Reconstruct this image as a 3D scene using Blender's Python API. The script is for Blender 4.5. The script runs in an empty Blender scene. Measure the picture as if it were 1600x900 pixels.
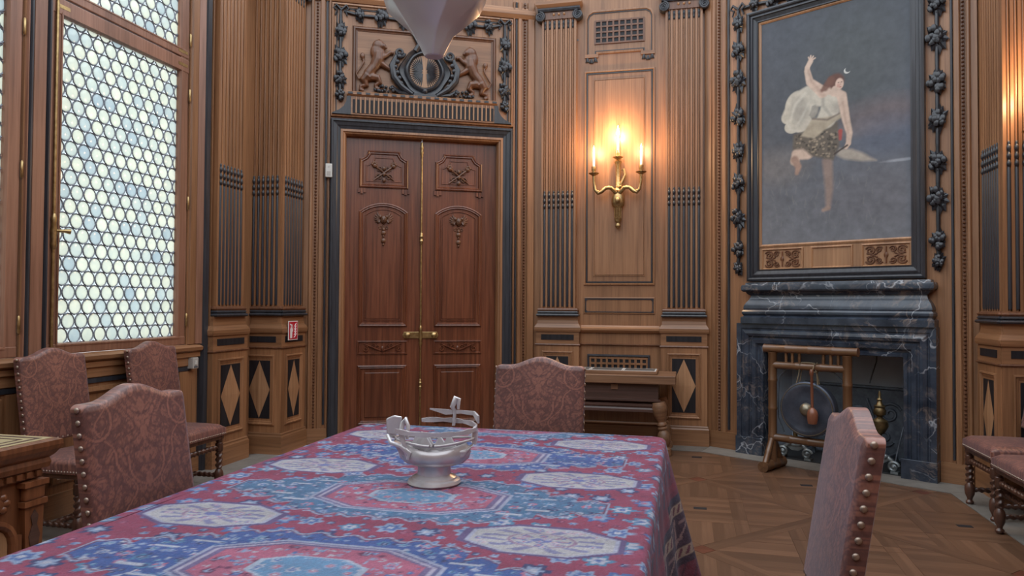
import bpy, math, random
import numpy as np
from mathutils import Matrix, Vector
random.seed(7)
SC = bpy.context.scene
COL = SC.collection
R = math.radians

# ------------------------------------------------------------------ camera, sky, exposure
F_PX, YAW, PITCH, ROLL, CAM_H = 1149.18, R(13.375), R(1.2945), R(.33), 1.40
_fw = Vector((-math.sin(YAW) * math.cos(PITCH), math.cos(YAW) * math.cos(PITCH), math.sin(PITCH)))
_rt = Vector((math.cos(YAW), math.sin(YAW), 0)); _up = _rt.cross(_fw)
_r2 = math.cos(ROLL) * _rt + math.sin(ROLL) * _up
_u2 = -math.sin(ROLL) * _rt + math.cos(ROLL) * _up
cam_data = bpy.data.cameras.new('camera'); cam = bpy.data.objects.new('camera', cam_data); COL.objects.link(cam)
cam_data.sensor_width = 36.0; cam_data.lens = 36.0 * F_PX / 1600.0; cam_data.clip_start = .02
cam.matrix_world = Matrix(((_r2.x, _u2.x, -_fw.x, 0), (_r2.y, _u2.y, -_fw.y, 0), (_r2.z, _u2.z, -_fw.z, CAM_H), (0, 0, 0, 1)))
SC.camera = cam
world = bpy.data.worlds.new('daylight'); SC.world = world; world.use_nodes = True
world.node_tree.nodes['Background'].inputs[0].default_value = (.86, .93, 1.0, 1)
world.node_tree.nodes['Background'].inputs[1].default_value = 2.3
SC.view_settings.view_transform = 'Standard'; SC.view_settings.look = 'None'
SC.view_settings.gamma = 1.0; SC.view_settings.use_curve_mapping = False
SC.view_settings.exposure = 0.1
SC.cycles.use_denoising = True; SC.cycles.max_bounces = 8; SC.cycles.diffuse_bounces = 4
SC.cycles.caustics_reflective = False; SC.cycles.caustics_refractive = False
SC.cycles.sample_clamp_indirect = 4.0

# ------------------------------------------------------------------ materials
MATS = {}
class NT:
    def __init__(s, name):
        s.m = bpy.data.materials.new(name); s.m.use_nodes = True
        s.t = s.m.node_tree; s.b = s.t.nodes['Principled BSDF']; MATS[name] = s.m
    def n(s, kind, **kw):
        nd = s.t.nodes.new(kind)
        for k, v in kw.items(): setattr(nd, k, v)
        return nd
    def l(s, a, b): s.t.links.new(a, b)
    def val(s, sock, v): sock.default_value = v
    def coords(s, scale=(1, 1, 1), kind='Object', rot=(0, 0, 0)):
        tc = s.n('ShaderNodeTexCoord'); mp = s.n('ShaderNodeMapping')
        mp.inputs['Scale'].default_value = scale; mp.inputs['Rotation'].default_value = rot
        s.l(tc.outputs[kind], mp.inputs['Vector']); return mp.outputs['Vector']
    def noise(s, vec, scale=5, detail=4, rough=.55, dist=0):
        nd = s.n('ShaderNodeTexNoise'); s.l(vec, nd.inputs['Vector'])
        nd.inputs['Scale'].default_value = scale; nd.inputs['Detail'].default_value = detail
        nd.inputs['Roughness'].default_value = rough; nd.inputs['Distortion'].default_value = dist
        return nd.outputs['Fac']
    def ramp(s, fac, stops):
        nd = s.n('ShaderNodeValToRGB'); s.l(fac, nd.inputs['Fac']); e = nd.color_ramp.elements
        while len(e) < len(stops): e.new(.5)
        for el, (p, c) in zip(e, stops): el.position = p; el.color = (*c, 1)
        return nd.outputs['Color']
    def mix(s, fac, a, b, mode='MIX'):
        nd = s.n('ShaderNodeMix', data_type='RGBA', blend_type=mode)
        for sock, v in ((nd.inputs['Factor'], fac), (nd.inputs['A'], a), (nd.inputs['B'], b)):
            if isinstance(v, (int, float)): sock.default_value = v
            elif isinstance(v, tuple): sock.default_value = (*v, 1)
            else: s.l(v, sock)
        return nd.outputs['Result']
    def bump(s, h, strength=.2, dist=.01):
        nd = s.n('ShaderNodeBump'); s.l(h, nd.inputs['Height'])
        nd.inputs['Strength'].default_value = strength; nd.inputs['Distance'].default_value = dist
        s.l(nd.outputs['Normal'], s.b.inputs['Normal'])
    def fin(s, col=None, rough=.5, metal=0, spec=.5):
        if isinstance(col, tuple): s.b.inputs['Base Color'].default_value = (*col, 1)
        elif col is not None: s.l(col, s.b.inputs['Base Color'])
        s.b.inputs['Roughness'].default_value = rough; s.b.inputs['Metallic'].default_value = metal
        s.b.inputs['Specular IOR Level'].default_value = spec
        return s.m

def wood(name, c0, c1, c2, axis=2, rough=.42, fine=60, vary=.25, spec=.65):
    m = NT(name); sc = [fine, fine, fine]; sc[axis] = fine * .035
    g = m.noise(m.coords(tuple(sc)), 1.0, 5, .6, .3)
    sc2 = [7, 7, 7]; sc2[axis] = .5
    b = m.noise(m.coords(tuple(sc2)), 1.0, 3, .5)
    col = m.ramp(g, [(.28, c0), (.5, c1), (.74, c2)])
    sh = m.ramp(b, [(.25, (.62, .6, .58)), (.75, (1.15, 1.15, 1.15))])
    col = m.mix(1.0, col, sh, 'MULTIPLY')
    oi = m.n('ShaderNodeObjectInfo')
    rv = m.ramp(oi.outputs['Random'], [(0, (1 - vary,) * 3), (1, (1 + vary * .6,) * 3)])
    col = m.mix(1.0, col, rv, 'MULTIPLY')
    m.bump(g, .12, .003)
    return m.fin(col, rough, 0, spec)

wood('oak', (.215, .098, .043), (.315, .150, .069), (.38, .192, .093), 2, .42, 55, .10)
wood('oak_rail', (.215, .098, .043), (.315, .150, .069), (.38, .192, .093), 0, .42, 55, .10)
wood('oak_light', (.32, .165, .08), (.42, .225, .115), (.49, .28, .15), 2, .42, 55, .08)
wood('walnut_carved', (.085, .032, .014), (.15, .06, .027), (.21, .088, .042), 2, .4, 45, .1)
wood('mahogany', (.075, .020, .009), (.15, .045, .020), (.235, .082, .038), 2, .32, 40, .12)
wood('window_wood', (.20, .088, .052), (.30, .142, .088), (.37, .19, .125), 2, .4, 50, .1)
wood('table_oak', (.15, .07, .033), (.24, .12, .06), (.33, .18, .10), 0, .5, 40, .1)
wood('table_dark', (.05, .024, .018), (.085, .042, .032), (.12, .062, .048), 0, .45, 40, .1)
wood('turned_wood', (.05, .021, .014), (.095, .042, .028), (.15, .07, .045), 2, .3, 40, .15)
wood('bamboo', (.085, .038, .017), (.145, .068, .03), (.22, .115, .055), 2, .3, 30, .25)
wood('parquet_plank', (.115, .056, .031), (.152, .077, .043), (.19, .102, .059), 0, .36, 45, .2)
wood('parquet_red', (.09, .026, .014), (.13, .04, .022), (.16, .055, .03), 0, .34, 45, .2)
wood('chest_wood', (.10, .032, .013), (.19, .066, .027), (.27, .105, .045), 2, .35, 40, .15)
wood('mallet_wood', (.15, .05, .025), (.22, .082, .045), (.28, .115, .065), 2, .35, 40, .1)

m = NT('ebony'); g = m.noise(m.coords((40, 40, 3)), 1, 4); m.fin(m.ramp(g, [(.3, (.022, .0235, .029)), (.7, (.046, .049, .060))]), .34, 0, .5)
m = NT('ebony_carved'); g = m.noise(m.coords((14, 14, 14)), 1, 4); m.fin(m.ramp(g, [(.3, (.015, .016, .020)), (.7, (.040, .042, .051))]), .32, 0, .55)
m = NT('ebony_inlay'); g = m.noise(m.coords((40, 40, 3)), 1, 4); m.fin(m.ramp(g, [(.3, (.011, .010, .012)), (.7, (.024, .022, .026))]), .5, 0, .3)
m = NT('dark_gap'); m.fin((.008, .009, .013), .6)
m = NT('brass'); g = m.noise(m.coords((30, 30, 30)), 1, 3); m.fin(m.ramp(g, [(.3, (.32, .21, .09)), (.7, (.55, .40, .19))]), .34, .9)
m = NT('gilt_bronze'); g = m.noise(m.coords((60, 60, 60)), 1, 3); m.fin(m.ramp(g, [(.3, (.30, .19, .08)), (.7, (.55, .38, .18))]), .36, .85); m.bump(g, .3, .004)
m = NT('old_brass'); g = m.noise(m.coords((30, 30, 30)), 1, 3); m.fin(m.ramp(g, [(.3, (.12, .085, .04)), (.7, (.27, .20, .10))]), .38, .85)
m = NT('iron'); g = m.noise(m.coords((20, 20, 20)), 1, 4); m.fin(m.ramp(g, [(.3, (.07, .085, .11)), (.7, (.15, .175, .21))]), .5, .3); m.bump(g, .3, .01)
m = NT('grey_iron'); g = m.noise(m.coords((20, 20, 20)), 1, 4); m.fin(m.ramp(g, [(.3, (.14, .16, .17)), (.7, (.28, .31, .32))]), .42, .6)
m = NT('gong_bronze'); m.fin(m.ramp(m.noise(m.coords((9, 9, 9)), 1, 3), [(.3, (.05, .06, .085)), (.7, (.11, .125, .165))]), .32, .5)
m = NT('gong_boss'); m.fin((.26, .23, .17), .34, .75)
m = NT('rope'); m.fin((.20, .15, .09), .8)
m = NT('nail_brass'); m.fin((.40, .31, .25), .38, .75)
m = NT('lead_came'); m.fin((.20, .22, .255), .5, .1)
m = NT('candle_wax'); m.fin((.78, .74, .66), .5); m.b.inputs['Subsurface Weight'].default_value = 0
m = NT('flame'); m.b.inputs['Emission Color'].default_value = (1, .78, .42, 1); m.b.inputs['Emission Strength'].default_value = 18; m.fin((1, .8, .5), .5)
m = NT('white_plastic'); m.fin((.62, .61, .57), .4)
m = NT('grey_plastic'); m.fin((.42, .39, .36), .45)
m = NT('sign_red'); m.fin((.52, .012, .03), .4)
m = NT('sign_white'); m.fin((.8, .78, .76), .4)
m = NT('paper_white'); m.fin((.62, .63, .62), .6)
m = NT('print_dark'); g = m.noise(m.coords((60, 60, 60)), 1, 4); m.fin(m.ramp(g, [(.35, (.045, .045, .045)), (.65, (.20, .19, .18))]), .35)
m = NT('fire_wall'); g = m.noise(m.coords((3, 3, 3)), 1, 5); m.fin(m.ramp(g, [(.3, (.42, .50, .60)), (.7, (.58, .68, .78))]), .8)
m = NT('soot'); m.fin((.02, .021, .024), .9)
m = NT('border_stone'); v = m.coords((6, 6, 6)); g = m.noise(v, 1, 6, .65); oi = m.n('ShaderNodeObjectInfo')
c = m.mix(1.0, m.ramp(g, [(.3, (.155, .143, .128)), (.7, (.25, .232, .208))]), m.ramp(oi.outputs['Random'], [(0, (.85, .85, .85)), (1, (1.1, 1.1, 1.1))]), 'MULTIPLY'); m.fin(c, .5); m.bump(g, .1, .004)
# portoro-like marble: near black with pale and tan veins
m = NT('black_marble'); v = m.coords((1, 1, 1))
w = m.n('ShaderNodeTexNoise'); m.l(v, w.inputs['Vector']); w.inputs['Scale'].default_value = 2.2; w.inputs['Detail'].default_value = 4
wv = m.mix(.35, v, w.outputs['Color'], 'LINEAR_LIGHT')
vor = m.n('ShaderNodeTexVoronoi', feature='DISTANCE_TO_EDGE'); m.l(wv, vor.inputs['Vector']); vor.inputs['Scale'].default_value = 3.2
vein = m.ramp(vor.outputs['Distance'], [(0, (1, 1, 1)), (.02, (0, 0, 0))])
brk = m.ramp(m.noise(v, 3.5, 3), [(.42, (0, 0, 0)), (.62, (1, 1, 1))])
veinm = m.mix(1.0, vein, brk, 'MULTIPLY')
n2 = m.noise(wv, 9, 8, .7, .8); streak = m.ramp(n2, [(.50, (0, 0, 0)), (.62, (1, 1, 1))])
brk2 = m.ramp(m.noise(m.coords((1.1, 1, 3.5)), 1.6, 3), [(.44, (0, 0, 0)), (.62, (.8, .8, .8))])
tan = m.mix(1.0, streak, brk2, 'MULTIPLY')
base = m.ramp(m.noise(v, 6, 5), [(.3, (.016, .022, .036)), (.7, (.055, .071, .10))])
c = m.mix(tan, base, (.24, .19, .165)); c = m.mix(veinm, c, (.40, .42, .46)); m.fin(c, .2, 0, .55)
# glass roundels: milky spun glass, each with its own tint
m = NT('roundel_glass'); oi = m.n('ShaderNodeObjectInfo')
tint = m.ramp(oi.outputs['Random'], [(0, (.27, .32, .34)), (.18, (.36, .40, .38)), (.42, (.44, .455, .38)), (.8, (.48, .48, .385)), (1, (.52, .515, .42))])
gr = m.noise(m.coords((16, 16, 16)), 1, 3); tint = m.mix(1.0, tint, m.ramp(gr, [(.3, (.86, .9, .93)), (.7, (1.05, 1.05, 1.0))]), 'MULTIPLY')
tr = m.n('ShaderNodeBsdfTranslucent'); m.l(tint, tr.inputs['Color'])
gl = m.n('ShaderNodeBsdfGlossy'); gl.inputs['Roughness'].default_value = .12; gl.inputs['Color'].default_value = (1, 1, 1, 1)
ms = m.n('ShaderNodeMixShader'); ms.inputs['Fac'].default_value = .05; m.l(tr.outputs[0], ms.inputs[1]); m.l(gl.outputs[0], ms.inputs[2])
m.l(ms.outputs[0], m.t.nodes['Material Output'].inputs['Surface'])
m = NT('quarry_glass'); tr = m.n('ShaderNodeBsdfTranslucent'); tr.inputs['Color'].default_value = (.42, .46, .45, 1); m.l(tr.outputs[0], m.t.nodes['Material Output'].inputs['Surface'])
# colour-attribute surfaces (woven rug, embossed leather, oil paint)
def attr_mat(name, rough, bumpscale, bumpstr, spec=.4, sheen=0):
    m = NT(name); a = m.n('ShaderNodeVertexColor', layer_name='Col')
    g = m.noise(m.coords((bumpscale,) * 3), 1, 4); col = m.mix(1.0, a.outputs['Color'], m.ramp(g, [(.3, (.82, .82, .82)), (.7, (1.12, 1.12, 1.12))]), 'MULTIPLY')
    m.bump(g, bumpstr, .004); m.fin(col, rough, 0, spec)
    if sheen: m.b.inputs['Sheen Weight'].default_value = sheen; m.b.inputs['Sheen Roughness'].default_value = .4; m.b.inputs['Sheen Tint'].default_value = (.75, .82, 1, 1)
attr_mat('woven_rug', .85, 220, .35, .2, .12)
attr_mat('embossed_leather', .36, 90, .2, .55, .25)
attr_mat('oil_paint', .42, 14, .05, .4)
m = NT('leather_plain'); g = m.noise(m.coords((45, 45, 45)), 1, 4); m.fin(m.ramp(g, [(.35, (.10, .038, .028)), (.65, (.19, .078, .058))]), .34, 0, .5); m.bump(g, .3, .004)
m = NT('silver'); g = m.noise(m.coords((10, 10, 10)), 1, 3); m.fin(m.ramp(g, [(.3, (.46, .42, .42)), (.7, (.66, .63, .64))]), .24, .35)
m = NT('frosted_glass'); g = m.noise(m.coords((10, 10, 10)), 1, 3); m.fin(m.ramp(g, [(.3, (.56, .52, .54)), (.7, (.76, .73, .75))]), .2, .1); m.b.inputs['Transmission Weight'].default_value = .3
m = NT('satin_cover'); g = m.noise(m.coords((3, 3, 1.2)), 1, 3); m.fin(m.ramp(g, [(.3, (.50, .50, .54)), (.7, (.78, .78, .82))]), .26, .2)
m = NT('plaster'); m.fin((.62, .58, .50), .8)
m = NT('inlay_cream'); m.fin((.42, .34, .19), .4)

# ------------------------------------------------------------------ mesh building
class MB:
    def __init__(s): s.v = []; s.f = []
    def add(s, vs, fs, M=None):
        o = len(s.v)
        s.v += [tuple(M @ Vector(p)) for p in vs] if M is not None else [tuple(p) for p in vs]
        s.f += [tuple(i + o for i in f) for f in fs]; return s
    def box(s, x0, x1, y0, y1, z0, z1, M=None):
        return s.add([(x0, y0, z0), (x1, y0, z0), (x1, y1, z0), (x0, y1, z0), (x0, y0, z1), (x1, y0, z1), (x1, y1, z1), (x0, y1, z1)],
                     [(0, 3, 2, 1), (4, 5, 6, 7), (0, 1, 5, 4), (1, 2, 6, 5), (2, 3, 7, 6), (3, 0, 4, 7)], M)
    def prism(s, poly, y0, y1, M=None):          # polygon in x,z pushed along y
        n = len(poly); vs = [(x, y0, z) for x, z in poly] + [(x, y1, z) for x, z in poly]
        fs = [tuple(range(n)), tuple(range(2 * n - 1, n - 1, -1))] + [(i, i + n, (i + 1) % n + n, (i + 1) % n) for i in range(n)]
        return s.add(vs, fs, M)
    def slab(s, poly, z0, z1, M=None):           # polygon in x,y pushed along z
        n = len(poly); vs = [(x, y, z0) for x, y in poly] + [(x, y, z1) for x, y in poly]
        fs = [tuple(range(n - 1, -1, -1)), tuple(range(n, 2 * n))] + [(i, (i + 1) % n, (i + 1) % n + n, i + n) for i in range(n)]
        return s.add(vs, fs, M)
    def bar(s, poly, x0, x1, M=None):            # polygon in y,z pushed along x
        n = len(poly); vs = [(x0, y, z) for y, z in poly] + [(x1, y, z) for y, z in poly]
        fs = [tuple(range(n)), tuple(range(2 * n - 1, n - 1, -1))] + [(i, i + n, (i + 1) % n + n, (i + 1) % n) for i in range(n)]
        return s.add(vs, fs, M)
    def lathe(s, prof, n=14, M=None):            # (radius, z) profile round z
        vs = []; fs = []
        for r, z in prof:
            vs += [(r * math.cos(2 * math.pi * k / n), r * math.sin(2 * math.pi * k / n), z) for k in range(n)]
        for j in range(len(prof) - 1):
            fs += [(j * n + k, j * n + (k + 1) % n, (j + 1) * n + (k + 1) % n, (j + 1) * n + k) for k in range(n)]
        fs += [tuple(range(n - 1, -1, -1)), tuple(range((len(prof) - 1) * n, len(prof) * n))]
        return s.add(vs, fs, M)
    def ball(s, c, r, n=10, k=7, M=None):
        rx, ry, rz = (r, r, r) if isinstance(r, (int, float)) else r
        vs = [(c[0], c[1], c[2] - rz)]; fs = []
        for j in range(1, k):
            t = math.pi * j / k
            vs += [(c[0] + rx * math.sin(t) * math.cos(2 * math.pi * i / n), c[1] + ry * math.sin(t) * math.sin(2 * math.pi * i / n), c[2] - rz * math.cos(t)) for i in range(n)]
        vs.append((c[0], c[1], c[2] + rz)); L = len(vs) - 1
        for i in range(n): fs.append((0, 1 + (i + 1) % n, 1 + i)); fs.append((L, 1 + (k - 2) * n + i, 1 + (k - 2) * n + (i + 1) % n))
        for j in range(k - 2):
            for i in range(n): a = 1 + j * n + i; b = 1 + j * n + (i + 1) % n; fs.append((a, b, b + n, a + n))
        return s.add(vs, fs, M)
    def tube(s, pts, rad, n=8, M=None, flat=1.0, closed=False):
        P = [Vector(p) for p in pts]; m = len(P)
        rs = [rad] * m if isinstance(rad, (int, float)) else list(rad)
        vs = []; fs = []; ref = None
        for i in range(m):
            t = (P[(i + 1) % m] - P[i - 1]) if closed else (P[min(i + 1, m - 1)] - P[max(i - 1, 0)])
            t.normalize()
            if ref is None: ref = Vector((0, 1, 0)) if abs(t.y) < .9 else Vector((1, 0, 0))
            u = t.cross(ref); u.normalize(); w = u.cross(t)
            vs += [tuple(P[i] + rs[i] * (math.cos(2 * math.pi * k / n) * u + flat * math.sin(2 * math.pi * k / n) * w)) for k in range(n)]
        for i in range(m if closed else m - 1):
            j = (i + 1) % m
            fs += [(i * n + k, i * n + (k + 1) % n, j * n + (k + 1) % n, j * n + k) for k in range(n)]
        if not closed: fs += [tuple(range(n - 1, -1, -1)), tuple(range((m - 1) * n, m * n))]
        return s.add(vs, fs, M)
    def build(s, name, mat, parent=None, M=None, smooth=None, bevel=0):
        return obj(name, mesh_from(s.v, s.f, name, mat, smooth), parent, M, bevel)

def mesh_from(v, f, name, mat, smooth=None):
    me = bpy.data.meshes.new(name); me.from_pydata(v, [], f); me.materials.append(MATS[mat])
    if smooth is not None:
        me.polygons.foreach_set('use_smooth', [True] * len(me.polygons)); me.set_sharp_from_angle(angle=R(smooth))
    me.validate(); me.update(); return me
def obj(name, me, parent=None, M=None, bevel=0):
    o = bpy.data.objects.new(name, me); COL.objects.link(o)
    if parent is not None: o.parent = parent
    if M is not None: o.matrix_local = M
    if bevel:
        b = o.modifiers.new('bevel', 'BEVEL'); b.width = bevel; b.segments = 2; b.limit_method = 'ANGLE'
    return o
def fix_normals(me):
    import bmesh
    bm = bmesh.new(); bm.from_mesh(me); bmesh.ops.recalc_face_normals(bm, faces=bm.faces); bm.to_mesh(me); bm.free()
def T(x=0, y=0, z=0): return Matrix.Translation((x, y, z))
def RZ(d): return Matrix.Rotation(R(d), 4, 'Z')
def RX(d): return Matrix.Rotation(R(d), 4, 'X')
def RY(d): return Matrix.Rotation(R(d), 4, 'Y')
def S(x, y, z): return Matrix.Diagonal((x, y, z, 1))
def tag(o, label, cat, group=None):
    o['label'] = label; o['category'] = cat
    if group: o['group'] = group
    return o
def thing(name, label, cat, loc=(0, 0, 0), rz=0, group=None):
    o = bpy.data.objects.new(name, None); COL.objects.link(o); o.empty_display_size = .1
    o.matrix_world = T(*loc) @ RZ(rz); return tag(o, label, cat, group)
def copy_tree(o, parent=None):
    c = o.copy(); COL.objects.link(c); c.parent = parent
    for ch in list(o.children): copy_tree(ch, c)
    return c
def struct(o): o['kind'] = 'structure'; return o
def bx(name, mat, parent, x0, x1, y0, y1, z0, z1, bevel=0): return MB().box(x0, x1, y0, y1, z0, z1).build(name, mat, parent, bevel=bevel)

def offset_path(pts, d, closed):
    """mitred parallel of a 2-D polyline; positive d goes to the left of its direction"""
    n = len(pts); out = []
    for i in range(n):
        a = Vector(pts[i - 1]) if (closed or i) else None; b = Vector(pts[i]); c = Vector(pts[(i + 1) % n]) if (closed or i < n - 1) else None
        ds = [(q - p).normalized() for p, q in ((a, b), (b, c)) if p is not None and q is not None]
        ns = [Vector((-q.y, q.x)) for q in ds]
        if len(ns) == 1: m = ns[0] * d
        else:
            k = ns[0] + ns[1]; m = k * (d / max(.3, k.dot(ns[0])))
        out.append((b.x + m.x, b.y + m.y))
    return out
def sweep(pts, prof, closed=True, plan=False, segs=None, M=None, mb=None):
    """prof: list of (offset, height).  elevation: pts in x,z, height = y;  plan: pts in x,y, height = z"""
    mb = mb or MB(); rows = [offset_path(pts, o, closed) for o, h in prof]; n = len(pts)
    put = (lambda p, h: (p[0], p[1], h)) if plan else (lambda p, h: (p[0], h, p[1]))
    rng = range(n if closed else n - 1) if segs is None else segs
    for i in rng:
        j = (i + 1) % n; vs = []; fs = []
        for k, (o, h) in enumerate(prof): vs += [put(rows[k][i], h), put(rows[k][j], h)]
        for k in range(len(prof) - 1): fs.append((2 * k, 2 * k + 1, 2 * k + 3, 2 * k + 2))
        fs.append(tuple(range(0, 2 * len(prof), 2))); fs.append(tuple(range(2 * len(prof) - 1, 0, -2)))
        fs.append((0, 2 * len(prof) - 2, 2 * len(prof) - 1, 1))
        mb.add(vs, fs, M)
    return mb
def rect(x0, x1, z0, z1): return [(x0, z0), (x1, z0), (x1, z1), (x0, z1)]   # counter-clockwise: left is inward
def frame(name, mat, parent, x0, x1, z0, z1, prof): return sweep(rect(x0, x1, z0, z1), prof).build(name, mat, parent)
def wall_frame(px, py, a): return T(px, py, 0) @ RZ(90 - a)
def color_mesh(me, cols):
    ca = me.color_attributes.new('Col', 'FLOAT_COLOR', 'POINT')
    a = np.ones((len(cols), 4), np.float32); a[:, :3] = cols; ca.data.foreach_set('color', a.ravel())
# ================================================================== ornaments shared by the walls
H_WALL = 4.95
def p_out(b, dp): return [(b, .03), (b, -dp), (-b, -dp), (-b, .03)]
def bead_strip(name, parent, x, z0, z1, mat='walnut_carved', y=-.012, step=.032, r=.014):
    mb = MB(); mb.box(x - r * .55, x + r * .55, y, .01, z0, z1); z = z0 + step / 2
    while z < z1:
        mb.add([(x - r, y, z), (x, y, z - step * .46), (x + r, y, z), (x, y, z + step * .46), (x, y - .016, z)], [(0, 1, 4), (1, 2, 4), (2, 3, 4), (3, 0, 4)]); z += step
    return mb.build(name, mat, parent)
def v_band(name, mat, parent, x0, x1, z0, z1, proud):
    e = min(.008, (x1 - x0) * .25)
    return MB().slab([(x0, .01), (x0, -proud * .5), (x0 + e, -proud), (x1 - e, -proud), (x1, -proud * .5), (x1, .01)], z0, z1).build(name, mat, parent)

_cl = {}
def cluster_mesh(kind):
    if kind in _cl: return _cl[kind]
    rnd = random.Random(kind * 13 + 1); mb = MB()
    n_leaf = 26
    for k in range(n_leaf):      # pointed leaves fanning out
        a = 4 * math.pi * k / n_leaf + rnd.uniform(-.2, .2); L = rnd.uniform(.068, .095) if k % 2 else rnd.uniform(.045, .065); w = .026
        d = Vector((math.cos(a) * .82, 0, math.sin(a) * 1.2)); p = Vector((-d.z, 0, d.x)).normalized()
        b = d * .02; t = d * L; mid = d * (L * .55)
        mb.add([b + Vector((0, -.012, 0)), mid + p * w + Vector((0, -.012, 0)), t + Vector((0, -.02, 0)), mid - p * w + Vector((0, -.012, 0)), mid + Vector((0, -.03, 0))],
               [(0, 1, 4), (1, 2, 4), (2, 3, 4), (3, 0, 4)])
    for k in range(17):          # fruit and petals on top
        a = rnd.uniform(0, 6.28); q = rnd.uniform(.0, .056); r = rnd.uniform(.014, .024)
        mb.ball((q * math.cos(a), -.032 - rnd.uniform(0, .012), q * math.sin(a) * 1.25), (r, r * .8, r * 1.1), 8, 5)
    me = mesh_from(mb.v, mb.f, 'flower_cluster', 'ebony_carved', 35); _cl[kind] = me; return me
def garland(parent, pts, sizes, name='garland', bow=None):
    mb = MB()
    for a, b in zip(pts[:-1], pts[1:]):
        va, vb = Vector((a[0], -.015, a[1])), Vector((b[0], -.015, b[1])); m = (va + vb) / 2 + Vector((0, -.004, 0))
        mb.tube([va, m, vb], [.012, .017, .012], 6)
    if bow:
        for sx in (-1, 1):
            mb.tube([(bow[0], -.02, bow[1]), (bow[0] + sx * .05, -.03, bow[1] + .045), (bow[0] + sx * .075, -.03, bow[1] + .01), (bow[0] + sx * .04, -.025, bow[1] - .01), (bow[0] + sx * .06, -.02, bow[1] - .06)], [.012, .014, .012, .01, .008], 6)
    g = mb.build(name, 'ebony_carved', parent, smooth=40)
    for i, (p, sz) in enumerate(zip(pts, sizes)):
        if sz: obj('flower_cluster', cluster_mesh(i % 4), g, T(p[0], 0, p[1]) @ RY(random.uniform(-12, 12)) @ S(sz * 1.1, 1.1, sz * 1.3))
    return g

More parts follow.
